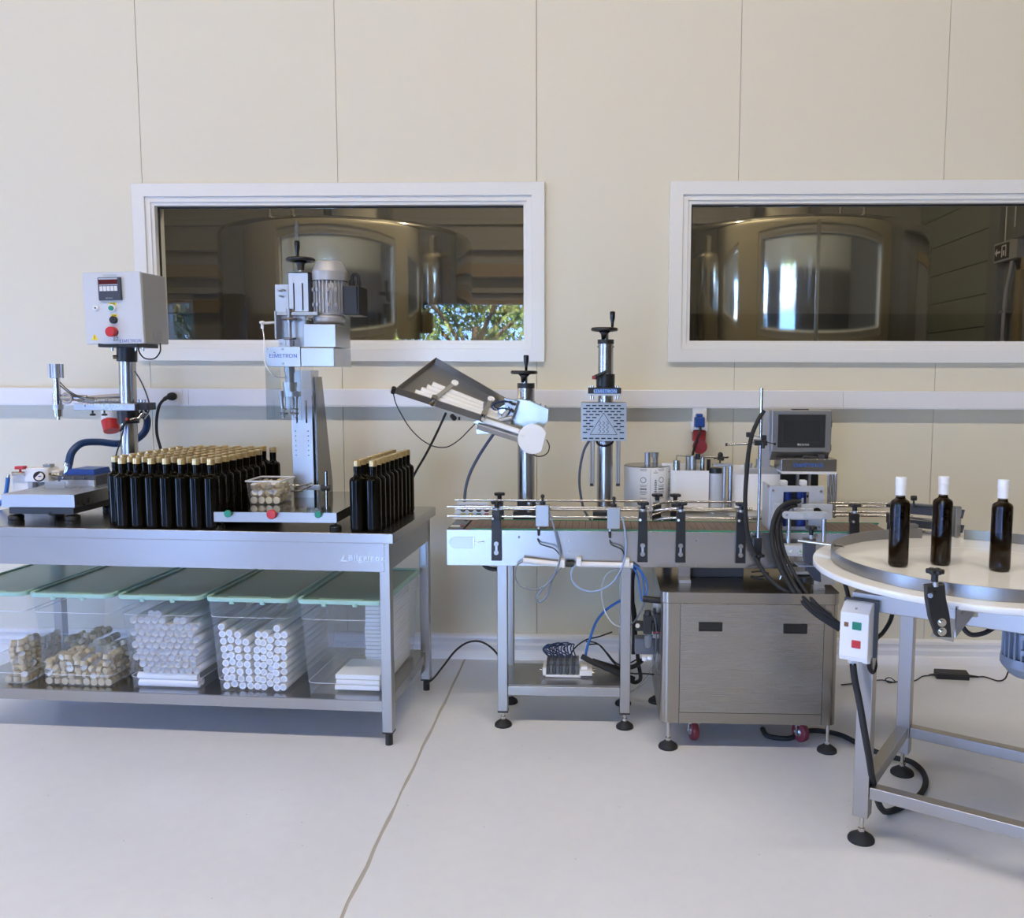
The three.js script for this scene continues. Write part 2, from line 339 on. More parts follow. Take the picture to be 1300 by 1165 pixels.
// ---------------------------------------------------------------- the tank room behind the glass
{
  const zb = -4.6, xr = 3.2;
  const fl = structure('floor_tank_room'); part('slab', box(-7.3, 3.4, -0.2, 0, zb - 0.2, -0.1, 0), M.filler, fl);
  const ce = structure('ceiling_tank_room'); part('panel', box(-7.3, 3.4, 4.4, 4.6, zb - 0.2, -0.1, 0), M.cladding, ce);
  const wl = structure('wall_tank_room_left'); part('panel', box(-7.5, -7.3, -0.2, 4.5, zb - 0.2, -0.1, 0), M.cladding, wl);
  // far wall: trapezoidal sheet on horizontal purlins
  const wb = structure('wall_tank_room_back');
  const p = []; for (let x = -7.3; x < 3.4; x += 0.2) p.push([x, 0], [x + 0.12, 0], [x + 0.14, 0.035], [x + 0.18, 0.035]);
  part('cladding', ext([[-7.3, -0.05], ...p, [3.4, -0.05]], 4.6).rotateX(-Math.PI / 2).translate(0, -0.1, zb), M.cladding, wb);
  for (const [y, h, d, m] of [[3.30, 0.11, 0.16, M.purlin], [3.02, 0.05, 0.08, M.cladding], [2.76, 0.06, 0.14, M.cladding], [2.52, 0.13, 0.2, M.purlin], [2.33, 0.05, 0.1, M.cladding], [2.16, 0.13, 0.2, M.purlin], [1.7, 0.1, 0.15, M.purlin]])
    part('purlin', box(-7.3, 3.2, y - h / 2, y + h / 2, zb + 0.03, zb + 0.03 + d, 0.004), m, wb);
  // right side wall with horizontal cladding boards
  const wr = structure('wall_tank_room_right');
  part('backing', box(xr + 0.02, xr + 0.2, -0.2, 4.5, zb - 0.2, -0.1, 0), M.darkGrey, wr);
  for (let k = 0; k < 16; k++) part('board', box(xr, xr + 0.03, k * 0.27 + 0.003, k * 0.27 + 0.267, zb, -2.9, 0.004), M.greenWall, wr);
  part('door_post', box(xr - 0.05, xr + 0.03, 0, 4.4, -2.88, -2.70, 0.004), M.darkSteel, wr);
  for (let k = 0; k < 7; k++) part('upright_sheet', box(xr + 0.0, xr + 0.03, 0, 4.4, -2.69 + k * 0.37, -2.69 + k * 0.37 + 0.362, 0.004), M.darkSteel, wr);
  const d = structure('door_1', [xr, 0, -1.9]);
  part('door_frame', join(box(xr - 0.06, xr + 0.01, 0, 2.36, -2.36, -2.28), box(xr - 0.06, xr + 0.01, 2.27, 2.36, -2.36, -1.2)), M.purlin, d);
  part('leaf', box(xr - 0.03, xr + 0.01, 0, 2.27, -2.28, -1.25), M.cladding, d);
}
function tank(cx, cz, r, h, label, lugs, manX) {
  const t = thing('storage_tank', label, 'tank', [cx, 0, cz]);
  const k = 0.05;
  const pr = [[0, 0.25], [r, 0.25], [r, h - k]]; for (let i = 1; i <= 6; i++) { const a = i / 6 * R(80); pr.push([r - k + k * Math.cos(a), h - k + k * Math.sin(a)]); }
  pr.push([r - 0.3, h + 0.035], [0.22, h + 0.10], [0, h + 0.10]);
  part('shell', lathe(pr, 96, [cx, 0, cz]), M.tank, t);
  part('weld_seam', box(cx - 0.07, cx - 0.05, 0.26, h - 0.04, cz + r - 0.004, cz + r + 0.0015, 0), M.steel, t);
  const m = part('manhole', lathe([[0.215, h + 0.02], [0.215, h + 0.19], [0.235, h + 0.195], [0.235, h + 0.22], [0.1, h + 0.24], [0, h + 0.24]], 40, [cx + manX, 0, cz + 0.18]), M.mirror, t);
  part('clamp', tube([[cx + manX + 0.24, h + 0.16, cz + 0.18], [cx + manX + 0.27, h + 0.24, cz + 0.18], [cx + manX + 0.18, h + 0.27, cz + 0.18]], 0.01), M.steel, m);
  for (const [lx, lz] of lugs) part('lifting_lug', tube([[cx + lx - 0.065, h - 0.03, cz + lz], [cx + lx - 0.06, h + 0.05, cz + lz], [cx + lx, h + 0.085, cz + lz], [cx + lx + 0.06, h + 0.05, cz + lz], [cx + lx + 0.065, h - 0.03, cz + lz]], 0.010, 8), M.steel, t);
  for (let i = 0; i < 4; i++) part('leg', rod([cx + Math.cos(i * 1.57 + 0.78) * r * 0.85, 0, cz + Math.sin(i * 1.57 + 0.78) * r * 0.85], [cx + Math.cos(i * 1.57 + 0.78) * r * 0.85, 0.3, cz + Math.sin(i * 1.57 + 0.78) * r * 0.85], 0.04), M.steel, t);
}
tank(-1.655, -1.3, 0.80, 2.37, 'round stainless steel storage tank behind the left window glass', [[-0.17, 0.73]], 0.12);
tank(1.255, -1.3, 0.80, 2.37, 'round stainless steel storage tank behind the right window glass', [[0.14, 0.72]], -0.12);
// lamp, emergency sign and conduit of the tank room
{
  const t = thing('bulkhead_lamp', 'small round lamp under the tank room ceiling', 'lamp', [-0.2, 4.2, -1.0]);
  part('housing', lathe([[0, 0.2], [0.13, 0.2], [0.13, 0.08], [0.11, 0.06]], 24, [-0.2, 4.2, -1.0]), M.white, t);
  part('diffuser', lathe([[0.11, 0.065], [0.09, 0.02], [0, 0.0]], 24, [-0.2, 4.2, -1.0]), M.glow, t);
  const p = new THREE.PointLight(0xffe6c4, 9); p.position.set(-0.2, 4.17, -1.0); p.castShadow = true; scene.add(p);
  const x = 3.15;
  const e = thing('exit_sign', 'dark emergency exit sign with white arrow and door symbol seen through the right window', 'sign', [x, 2.33, -2.6]);
  part('body', box(x - 0.02, x + 0.05, 2.37, 2.52, -2.72, -2.34), M.aluPaint, e);
  part('face', box(x - 0.024, x - 0.018, 2.385, 2.505, -2.70, -2.46, 0), M.black, e);
  part('arrow', join(box(x - 0.027, x - 0.023, 2.437, 2.453, -2.66, -2.60, 0), ext([[0, 0.03], [0.03, 0], [0, -0.03]], 0.003).rotateY(Math.PI / 2).translate(x - 0.027, 2.445, -2.655)), M.white, e);
  part('door_symbol', join(box(x - 0.027, x - 0.023, 2.40, 2.49, -2.575, -2.565, 0), box(x - 0.027, x - 0.023, 2.40, 2.49, -2.51, -2.50, 0), box(x - 0.027, x - 0.023, 2.48, 2.49, -2.575, -2.50, 0), box(x - 0.027, x - 0.023, 2.41, 2.45, -2.55, -2.53, 0)), M.white, e);
  for (const z of [-2.6, -2.45]) part('hanger', rod([x + 0.01, 2.5, z], [x + 0.01, 4.4, z], 0.006), M.alu, e);
  solo('cable_tray', [box(3.08, 3.19, 2.50, 2.51, -2.30, -0.6, 0), box(3.07, 3.08, 2.50, 2.58, -2.30, -0.6, 0), ...Array.from({ length: 12 }, (_, i) => box(3.066, 3.072, 2.515, 2.565, -2.28 + i * 0.14, -2.22 + i * 0.14, 0))], M.darkSteel, 'perforated cable tray on the tank room wall beside the exit sign', 'cable tray');
  const c = thing('conduit_pipe', 'grey conduit pipe bending down the tank room wall below the exit sign', 'pipe', [3.16, 0, -2.5]);
  part('pipe', tube([[3.15, 2.36, -2.44], [3.15, 2.28, -2.46], [3.15, 2.1, -2.52], [3.15, 1.8, -2.54], [3.15, 1.2, -2.54], [3.15, 0, -2.54]], 0.018), M.aluPaint, c);
  for (const y of [1.98, 1.68, 1.1]) part('clip', box(3.13, 3.2, y - 0.012, y + 0.012, -2.58, -2.50), M.alu, c);
}
// ---------------------------------------------------------------- outside the openings: forecourt, trees, a blue shed
{
  const g = structure('ground_outside', [0, -0.05, 20]);
  part('forecourt', box(-40, 40, -0.3, -0.05, 8.2, 60, 0), M.paving, g);
  const leafGeo = new THREE.BufferGeometry();
  leafGeo.setAttribute('position', new THREE.BufferAttribute(new Float32Array([0, 0, 0, 0.5, 0.25, 0.06, 1, 0, 0, 0, 0, 0, 1, 0, 0, 0.5, -0.25, 0.06]), 3));
  leafGeo.computeVertexNormals();
  const tree = (x, z, h, r, leaf, label, n) => {
    const t = thing('tree', label, 'tree', [x, -0.05, z]);
    part('trunk', rod([x, -0.05, z], [x + 0.1, h * 0.55, z], 0.16, 0.09), M.bark, t);
    for (let i = 0; i < 6; i++) { const a = i * 1.05; part('branch', tube([[x, h * 0.35, z], [x + Math.cos(a) * r * 0.4, h * 0.55, z + Math.sin(a) * r * 0.4], [x + Math.cos(a) * r * 0.8, h * 0.68, z + Math.sin(a) * r * 0.8]], 0.05, 6), M.bark, t); }
    const im = new THREE.InstancedMesh(leafGeo, leaf, n); im.name = 'foliage'; im.userData.kind = 'stuff';
    const q = new THREE.Object3D(), cl = Array.from({ length: 26 }, () => { const a = rnd() * 6.28, u = rnd() * 2 - 1, s = Math.sqrt(1 - u * u), rr = r * (0.55 + 0.35 * rnd()); return [Math.cos(a) * s * rr, h * 0.66 + u * rr * 0.75, Math.sin(a) * s * rr, r * (0.25 + 0.2 * rnd())]; });
    for (let i = 0; i < n; i++) {
      const c = cl[i % cl.length], a = rnd() * 6.28, u = rnd() * 2 - 1, s = Math.sqrt(1 - u * u), rr = c[3] * Math.cbrt(rnd());
      q.position.set(c[0] + Math.cos(a) * s * rr, c[1] + u * rr, c[2] + Math.sin(a) * s * rr); q.rotation.set(rnd() * 6.28, rnd() * 6.28, rnd() * 6.28); q.scale.setScalar(0.16 + 0.12 * rnd()); q.updateMatrix(); im.setMatrixAt(i, q.matrix);
    }
    im.position.y = 0.05; t.add(im);
  };
  tree(-3.3, 17.5, 4.9, 2.3, M.leaf, 'light green tree outside the wide doorway', 3600);
  tree(-9.8, 16.0, 5.6, 2.4, M.leafDark, 'dark grey green tree outside the narrow doorway', 7000);
  tree(-6.6, 20.5, 4.6, 1.8, M.leaf, 'small pale green tree far outside between the doorways', 2400);
  const s = thing('shed', 'blue shed with red corner post far outside the doorway', 'shed', [-0.8, -0.05, 24]);
  part('wall', box(-1.0, 5, -0.05, 5.2, 24, 28), M.blueLine, s); part('corner_post', box(-1.35, -1.0, -0.05, 5.3, 24, 24.3), M.red, s); part('roof', box(-1.2, 5.2, 5.2, 5.4, 23.8, 28.2), M.aluPaint, s);
}
// ---------------------------------------------------------------- the work table (turned a little from the wall)
const TT = -R(2.7), TP = [-0.797, 0, 1.128];      // right front corner of its top on the floor plan
const onTable = (x, y, z) => { const c = Math.cos(TT), s = Math.sin(TT); return [TP[0] + x * c + z * s, y, TP[2] - x * s + z * c]; };   // table axes: x to the left is negative, z back is negative
{
  const t = thing('work_table', 'long stainless steel work table with a lower shelf of lidded bins', 'table', TP, null, true); t.rotation.y = TT;
  const L = -1.92, D = -0.69, h = 0.862;
  part('tabletop', box(L, 0, h - 0.040, h, D, 0, 0.003), M.steel, t);
  part('apron', [box(L + 0.05, -0.043, h - 0.150, h - 0.040, -0.030, -0.022, 0.001), box(L + 0.05, -0.043, h - 0.156, h - 0.148, -0.040, -0.022, 0.001)], M.steel, t);
  part('side_apron', [box(-0.030, -0.022, h - 0.150, h - 0.040, D + 0.03, -0.06, 0.001)], M.steelSoft, t);
  for (const [x, z] of [[-0.022, -0.024], [-0.022, D + 0.024], [L + 0.062, -0.024], [L + 0.062, D + 0.024]]) {
    const s = Math.sign(-x - 1) ; const x0 = x > -1 ? x - 0.042 : x - 0.0, z0 = z > -0.3 ? z - 0.042 : z;
    const leg = part('leg', box(x0, x0 + 0.042, 0.055, h - 0.040, z0, z0 + 0.042, 0.003), M.steelSoft, t);
    part('foot', [rod([x0 + 0.021, 0, z0 + 0.021], [x0 + 0.021, 0.052, z0 + 0.021], 0.015), box(x0 - 0.001, x0 + 0.043, 0.05, 0.058, z0 - 0.001, z0 + 0.043, 0.002)], M.black, leg);
  }
  part('lower_shelf', [box(L + 0.06, -0.040, 0.1835, 0.1865, D + 0.03, -0.026, 0), box(L + 0.06, -0.064, 0.140, 0.186, -0.030, -0.026, 0), box(-0.044, -0.040, 0.140, 0.186, D + 0.06, -0.064, 0), box(L + 0.06, -0.064, 0.140, 0.186, D + 0.03, D + 0.034, 0)], M.steel, t);
  part('bracket', ext([[0, 0], [0.05, 0], [0, 0.07]], 0.004).rotateY(-Math.PI / 2).translate(-0.045, 0.1, D + 0.075), M.steelSoft, t);
  part('bracket', box(-0.052, -0.030, 0.60, 0.70, D + 0.066, D + 0.072, 0.001), M.steelSmudged, t);
  // pressed maker's name
  part('embossed_name', [words('Bilgeinox', 0.0235, 0.0016, fontBold).translate(-0.113, 0.757, -0.0225), ext([[-0.014, 0], [0.0, 0.026], [0.005, 0.017], [-0.004, 0.005], [0.012, 0.005], [0.015, 0]], 0.0016).translate(-0.205, 0.745, -0.0225)], M.alu, t);
}
// ---------------------------------------------------------------- bottles
const BH = 0.278;
function bottleGlass(r, h, hs, hn) { return lathe([[0, 0.004], [r * 0.7, 0.004], [r * 0.86, 0], [r * 0.97, 0.004], [r, 0.012], [r, hs - 0.009], [r * 0.965, hs - 0.003], [r * 0.88, hs + 0.002], [0.0165, hs + 0.0085], [0.0143, hs + 0.013], [0.0133, hn - 0.01], [0.0143, hn], [0.0143, h - 0.004], [0, h - 0.004]], 28); }
const goldCap = () => { const p = [[0, 0.0235], [0.0138, 0.0235], [0.0150, 0.0222], [0.0152, 0.0205]]; for (let i = 0; i < 3; i++) { const y = 0.019 - i * 0.0022; p.push([0.0146, y], [0.0152, y - 0.0011]); } p.push([0.0152, 0.0045], [0.0146, 0.0038], [0.0153, 0.003], [0.0152, 0]); return lathe(p.reverse(), 24); };
const bottleProto = (() => {
  const t = new THREE.Group(); t.name = 'oil_bottle';
  part('glass', bottleGlass(0.0304, BH, 0.205, 0.236), M.glass, t);
  part('gold_cap', goldCap().translate(0, BH - 0.0235, 0), M.gold, t);
  return t;
})();
let firstBottle = true;
function putBottle(x, y, z, label, group, turn = 0) {
  let o; if (firstBottle) { o = bottleProto; o.name = numbered('oil_bottle'); scene.add(o); firstBottle = false; } else { o = bottleProto.clone(); o.name = numbered('oil_bottle'); scene.add(o); }
  o.position.set(x, y, z); o.rotation.y = turn; o.userData = { label, category: 'bottle', group }; return o;
}
const nths = ['first', 'second', 'third', 'fourth', 'fifth', 'sixth', 'seventh', 'eighth', 'ninth', 'tenth', 'eleventh', 'twelfth', 'thirteenth', 'fourteenth', 'fifteenth', 'sixteenth', 'seventeenth', 'eighteenth', 'nineteenth', 'twentieth'];
const ordinals = ['first', 'second', 'third', 'fourth', 'fifth', 'sixth', 'seventh', 'eighth', 'ninth', 'tenth', 'eleventh', 'twelfth'];
{
  // the large block: files run back from the table edge, eight files and eleven ranks
  for (let k = 0; k < 11; k++) for (let c = 0; c < 8; c++) {
    if (c === 7 && k < 1) continue;
    if (k === 10 && c > 6) continue;
    if (c === 0 && (k === 8 || k === 10)) continue;
    const p = onTable(-0.743 - 0.0612 * c + (k === 9 && c === 0 ? 0.012 : 0) + 0.002 * (rnd() - 0.5) - (c === 7 ? 0.006 : 0), 0.8625, -0.047 - 0.0608 * k + 0.002 * (rnd() - 0.5));
    const lab = k === 9 && c === 0 ? 'gold capped dark oil bottle standing alone behind the clear tub' : `gold capped bottle in the large block, ${ordinals[c]} file from the capper, ${k === 0 ? 'front rank' : ordinals[k] + ' rank back'}`;
    putBottle(...p, lab, 'filled bottles in the large block on the table', rnd() * 6);
  }
  // two files of nine at the right end of the table
  for (let c = 0; c < 2; c++) for (let k = 0; k < 9; k++) {
    const p = onTable(-0.0915 - 0.0625 * c + 0.0015 * (rnd() - 0.5), 0.8625, -0.055 - 0.0605 * k + 0.0015 * (rnd() - 0.5));
    putBottle(...p, `gold capped dark oil bottle at the table end, ${c ? 'inner' : 'outer'} file, ${k === 0 ? 'nearest the front' : ordinals[k] + ' from the front'}`, 'filled bottles in two files at the table end', rnd() * 6);
  }
}
// ---------------------------------------------------------------- storage bins on the lower shelf
const SH = 0.1872;
function makeBin(i) {
  // local axes: middle of the underside, front towards +z
  const g = [], wb = 0.148, wt = 0.166, db = 0.262, dt = 0.280, h = 0.385;
  const ringAt = (w, d, y, r) => { const s = roundRect(-w, -d, 2 * w, 2 * d, r); return s.getPoints(5).map((p) => [p.x, y, p.y]); };
  const loft = (rows) => { const pos = [], n = rows[0].length; for (let a = 0; a < rows.length - 1; a++) for (let k = 0; k < n; k++) { const A = rows[a][k], B = rows[a][(k + 1) % n], C = rows[a + 1][(k + 1) % n], D = rows[a + 1][k]; pos.push(...A, ...D, ...C, ...A, ...C, ...B); } const q = new THREE.BufferGeometry(); q.setAttribute('position', new THREE.BufferAttribute(new Float32Array(pos), 3)); q.computeVertexNormals(); return q; };
  const f = (t) => [wb + (wt - wb) * t, db + (dt - db) * t];
  const rows = [[0.96, 0.0], [1, 0.006]].map(([s, y]) => ringAt(wb * s, db * s, y, 0.026));
  for (const [t, o] of [[0.13, 0], [0.135, 0.003], [0.82, 0.003], [0.825, 0.006], [1, 0.006]]) { const [w, d] = f(t); rows.push(ringAt(w + o, d + o, h * t, 0.03)); }
  const bottom = new THREE.ShapeGeometry(roundRect(-wb * 0.96, -db * 0.96, 2 * wb * 0.96, 2 * db * 0.96, 0.026)).rotateX(-Math.PI / 2);
  const t = new THREE.Group(); t.name = 'storage_bin';
  part('tub', join(loft(rows), bottom.deleteAttribute('uv')), M.bin, t);
  // thickened lines where the wall steps
  const bead = (w, d, y, r, thick) => { const c = roundRect(-w, -d, 2 * w, 2 * d, 0.03).getPoints(4).map((p) => V(p.x, y, p.y)); return new THREE.TubeGeometry(new THREE.CatmullRomCurve3(c, true, 'catmullrom', 0.1), 80, thick, 5); };
  const [w1, d1] = f(0.82), [w2, d2] = f(0.13);
  part('rib', [bead(w1 + 0.004, d1 + 0.004, h * 0.822, 0, 0.0012), bead(w2 + 0.001, d2 + 0.001, h * 0.132, 0, 0.0012)], M.binRib, t);
  const [wl, dl] = [wt + 0.010, dt + 0.012];
  const lid = part('lid', [ext(roundRect(-wl + 0.006, -dl + 0.006, 2 * wl - 0.012, 2 * dl - 0.012, 0.03), 0.0015).rotateX(-Math.PI / 2).translate(0, h + 0.006, 0)], M.lid, t);
  const s = roundRect(-wl, -dl, 2 * wl, 2 * dl, 0.034); hole(s, roundRect(-wl + 0.011, -dl + 0.011, 2 * wl - 0.022, 2 * dl - 0.022, 0.026));
  part('rim', ext(s, 0.013, 0.002).rotateX(-Math.PI / 2).translate(0, h - 0.001, 0), M.lidRim, lid);
  part('lid_ribs', Array.from({ length: 22 }, (_, k) => box(-0.088 + k * 0.008, -0.084 + k * 0.008, h + 0.007, h + 0.013, dl - 0.030, dl - 0.012, 0.001)), M.lidRim, lid);
  for (const x of [-0.063, 0.063]) part('latch', [box(x - 0.010, x + 0.010, h - 0.012, h + 0.002, dl - 0.004, dl + 0.005, 0.003), box(x - 0.005, x + 0.005, h - 0.008, h + 0.004, dl + 0.004, dl + 0.007, 0.001)], M.lidRim, t);
  return t;
}
const BIN = [];
{
  const proto = makeBin();
  const labels = ['clear storage bin with green lid at the left picture edge, holding gold caps', 'clear storage bin with green lid half full of gold caps, the second of five', 'clear storage bin with green lid packed with white sleeve tubes, the middle of five', 'clear storage bin with green lid holding loosely stacked ringed tubes', 'clear storage bin with green lid behind the right table leg, holding white packs'];
  [-1.634, -1.266, -0.888, -0.516, -0.140].forEach((x, i) => {
    const o = i ? proto.clone() : proto; o.name = numbered('storage_bin'); scene.add(o);
    const p = onTable(x - 0.09, SH, -0.323); o.position.set(...p); o.rotation.y = TT;
    o.userData = { label: labels[i], category: 'storage bin', group: 'lidded bins on the lower shelf' }; BIN.push([x - 0.09, -0.323]);
  });
}
// a point inside bin i (bin axes)
const inBin = (i, x, y, z) => onTable(BIN[i][0] + x, SH + y, BIN[i][1] + z);
// gold caps: short ribbed caps with a cork plug
const capProto = (() => { const t = new THREE.Group(); t.name = 'bottle_cap';
  part('shell', lathe([[0.0128, 0], [0.0148, 0], [0.0150, 0.0035], [0.0144, 0.0045], [0.0150, 0.0055], [0.0150, 0.0095], [0.0144, 0.0105], [0.0150, 0.0115], [0.0150, 0.0185], [0.0138, 0.0205], [0, 0.0205]], 18).translate(0, -0.010, 0), M.goldDull, t);
  part('liner', lathe([[0, 0.004], [0.0105, 0.004], [0.0128, 0.0012]], 18).translate(0, -0.010, 0), M.whiteMatt, t); return t; })();
capProto.children[0].material = M.goldDull;
let capUsed = false;
function putCap(p, label, group, q) { const o = capUsed ? capProto.clone() : capProto; capUsed = true; o.name = numbered('bottle_cap'); scene.add(o); o.position.set(...p); o.rotation.set(...q); o.userData = { label, category: 'cap', group }; }
function capHeap(i, x0, heights, label, group, most) {
  let n = 0; const dx = 0.0315;
  for (let layer = 0; layer < 9; layer++) for (let a = 0; a < 9; a++) for (let b = 0; b < 8; b++) {
    const y = 0.018 + layer * 0.0255, t = y / 0.385, w = 0.148 + 0.018 * t - 0.02, d = 0.262 + 0.018 * t - 0.02;
    const x = -w + a * dx, z = d - b * dx;
    if (x > w || x < x0) continue;
    const top = heights(x, z), front = b === 0, side = x + dx > w, crown = y + 0.0255 > top;
    if (y > top || !(front || side && b < 12 || crown)) continue;
    if (n >= most) continue; n++;
    const kind = rnd(), tilt = layer === 0 ? (kind < 0.5 ? [0, 0, 0] : [Math.PI / 2, rnd() * 0.4, 0]) : kind < 0.3 ? [Math.PI / 2 + 0.5 * (rnd() - 0.5), 0, rnd() * 6] : kind < 0.6 ? [0.9 * (rnd() - 0.5), rnd() * 6, 0.9 * (rnd() - 0.5)] : [rnd() * 6, rnd() * 6, rnd() * 6];
    putCap(inBin(i, x + 0.008 * (rnd() - 0.5), y + 0.008 * (rnd() - 0.3) * Math.min(1, layer), z - 0.004 * rnd()), front && i === 1 ? `gold cap against the front of the half full bin, ${ordinals[layer]} layer, ${ordinals[a]} from left` : label, group, tilt);
  }
}
capHeap(1, -1, (x, z) => 0.105 + 0.035 * Math.sin(x * 30 + 2.6) + (z < 0.15 ? 0.05 : 0) + (x < -0.11 ? 0.03 : 0) + (x > 0.09 ? 0.02 : 0), 'gold bottle cap loose in the half full bin, second from the left', 'gold caps heaped in the half full bin', 210);
capHeap(0, 0.06, (x, z) => 0.20 + (z < 0.1 ? 0.05 : 0), 'gold bottle cap loose in the bin at the left picture edge', 'gold caps heaped in the leftmost bin', 60);
// white sleeve tubes lying front to back
function sleeveProto(name, r, len, rim) { const h = len / 2;
  const t = new THREE.Group(); t.name = name;
  part('tube', lathe(rim ? [[0, h - 0.002], [r * 0.62, h - 0.002], [r * 0.66, h], [r * 0.92, h], [r, h - 0.002], [r, -h], [0, -h]].reverse() : [[0, h - 0.030], [r * 0.80, h - 0.026], [r * 0.93, h], [r, h], [r, -h], [0, -h]].reverse(), 20).rotateX(Math.PI / 2), M.sleeve, t);
  if (rim) part('end_disc', new THREE.CircleGeometry(r * 0.63, 20).translate(0, 0, h - 0.0015), M.sleeveDisc, t);
  return t; }
{
  const pr = sleeveProto('sleeve_tube', 0.0148, 0.46, false); let used = false;
  const put = (p, label, group, turn) => { const o = used ? pr.clone() : pr; used = true; o.name = numbered('sleeve_tube'); scene.add(o); o.position.set(...p); o.rotation.y = TT + (turn || 0); o.userData = { label, category: 'tube', group }; };
  for (let row = 0; row < 10; row++) {
    const y = 0.078 + row * 0.0262, w = 0.128 + 0.018 * y / 0.385, off = row % 2 ? 0.015 : 0;
    const lo = [-0.085, -0.113, -0.128][Math.min(row, 2)];
    let nth = 0;
    for (let x = Math.max(lo, -w) + off; x < w + 0.002; x += 0.0302) {
      if (row === 8 && ((x > 0.02 && x < 0.05) || x > 0.11)) continue;
      if (row === 9 && (x < -0.075 || x > 0.0)) continue;
      put(inBin(2, x + 0.0025 * (rnd() - 0.5), y + 0.0015 * (rnd() - 0.5), 0.018 + 0.02 * y + 0.01 * (rnd() - 0.5)), `white sleeve tube in the middle bin, ${ordinals[row]} row up, ${ordinals[nth++]} from the left`, 'sleeve tubes stacked end-on in the middle bin');
    }
  }
  const hp = sleeveProto('sleeve_stick', 0.0142, 0.255, false); hp.rotation.y = 0; let hu = false;
  for (const [y, z, x, lab] of [[0.019, 0.236, 0.004, 'white sleeve stick lying crosswise on the bottom of the middle bin, lower front one'], [0.0475, 0.232, -0.002, 'white sleeve stick lying crosswise in the middle bin, upper front one'], [0.019, 0.206, 0.002, 'white sleeve stick lying crosswise in the middle bin behind the lower front one']]) { const o = hu ? hp.clone() : hp; hu = true; o.name = numbered('sleeve_stick'); scene.add(o); o.position.set(...inBin(2, x, y, z)); o.rotation.y = TT + Math.PI / 2; o.userData = { label: lab, category: 'tube', group: 'crosswise sleeve sticks in the middle bin' }; }
  const rp = sleeveProto('ringed_tube', 0.0150, 0.46, true); let ru = false;
  // positions of the tube ends seen through the front of the fourth bin (metres from the middle of its floor)
  const spots = [];
  const cols = [[-0.122, 0.020, 9], [-0.092, 0.026, 8], [-0.058, 0.019, 8], [-0.022, 0.020, 7], [0.008, 0.020, 8], [0.035, 0.019, 8], [0.064, 0.034, 7], [0.092, 0.019, 9], [0.121, 0.022, 8]];
  for (const [ci, [x, y0, n]] of cols.entries()) for (let k = 0; k < n; k++) spots.push([x + (y0 + k * 0.0305) * 0.045 * Math.sign(x) + 0.004 * (rnd() - 0.5), y0 + k * 0.0309, ci, k]);
  for (const [x, y, ci, k] of spots) { const o = ru ? rp.clone() : rp; ru = true; o.name = numbered('ringed_tube'); scene.add(o); o.position.set(...inBin(3, x * 0.97, y, 0.015 + 0.02 * y + 0.012 * (rnd() - 0.5))); o.rotation.y = TT; o.userData = { label: `ringed white tube in the fourth bin, ${ordinals[ci]} column from the left, ${ordinals[k]} from the bottom`, category: 'tube', group: 'ringed tubes stacked in the fourth bin' }; }
  // flat white packs in the fifth bin
  const slab = (x0, x1, y0, y1, z0, z1, lab, group) => { const o = new THREE.Mesh(box(x0, x1, y0, y1, z0, z1, 0.003), M.paper); o.name = numbered('white_pack'); const c = [(x0 + x1) / 2, y0, (z0 + z1) / 2]; o.geometry.translate(-c[0], -c[1], -c[2]); o.position.set(...inBin(4, ...c)); o.rotation.y = TT; scene.add(o); tag(o, lab, 'pack', group); };
  for (let k = 0; k < 3; k++) slab(-0.052 + 0.004 * (k % 2), 0.135, 0.010 + k * 0.021, 0.0295 + k * 0.021, 0.02, 0.225 - 0.004 * k, `flat white pack lying at the front of the fifth bin, ${['bottom', 'middle', 'top'][k]} of three`, 'flat white packs at the front of the fifth bin');
  for (let k = 0; k < 20; k++) slab(0.005 + 0.006 * rnd(), 0.136, 0.008 + k * 0.0172, 0.0245 + k * 0.0172, -0.235, 0.012, `white pack in the tall pile in the fifth bin, ${nths[k]} from the bottom`, 'thin white packs piled in the fifth bin');
}
// ---------------------------------------------------------------- trunking and sockets on the wall
{
  const t = thing('cable_trunking', 'white plastic cable trunking running the length of the wall under the windows', 'trunking', [-0.5, 1.308, 0]);
  const prof = [[0, 1.313], [0.056, 1.313], [0.060, 1.317], [0.060, 1.396], [0.056, 1.400], [0, 1.400]];
  for (const [a, b] of [[-6.9, -2.098], [-2.0965, 1.2], [1.2015, 6.8]]) part('trunking_cover', sweepX(prof, a, b), M.trunk, t);
  part('base_channel', box(-6.9, 6.8, 1.310, 1.314, 0, 0.058, 0), M.trunk, t);
}
{
  const t = thing('wall_plug', 'black angled plug in the trunking beside the filler, its cable hanging down', 'plug', [-2.19,1.359,0.062]);
  part('face_plate', box(-2.246, -2.128, 1.318, 1.395, 0.060, 0.0625), M.trunk, t);
  part('plug_body', [lathe([[0, -0.004], [0.019, -0.002], [0.021, 0.010], [0.019, 0.030], [0.010, 0.036], [0, 0.037]], 20).rotateX(Math.PI / 2).translate(-2.172,1.359,0.066), tube([[-2.164,1.359,0.09], [-2.183,1.356,0.1], [-2.201,1.344,0.105]], 0.010)], M.rubber, t);
  part('cable', tube([[-2.197,1.348,0.105], [-2.22,1.32,0.11], [-2.238,1.26,0.11], [-2.242,1.173,0.11], [-2.22,1.094,0.12], [-2.193,0.974,0.12], [-2.187,0.732,0.12]], 0.0075), M.rubber, t);
}
function redSocket(px, y, z, name, label, w) {
  const t = thing(name, label, 'socket', [px, y, 0]);
  return t;
}
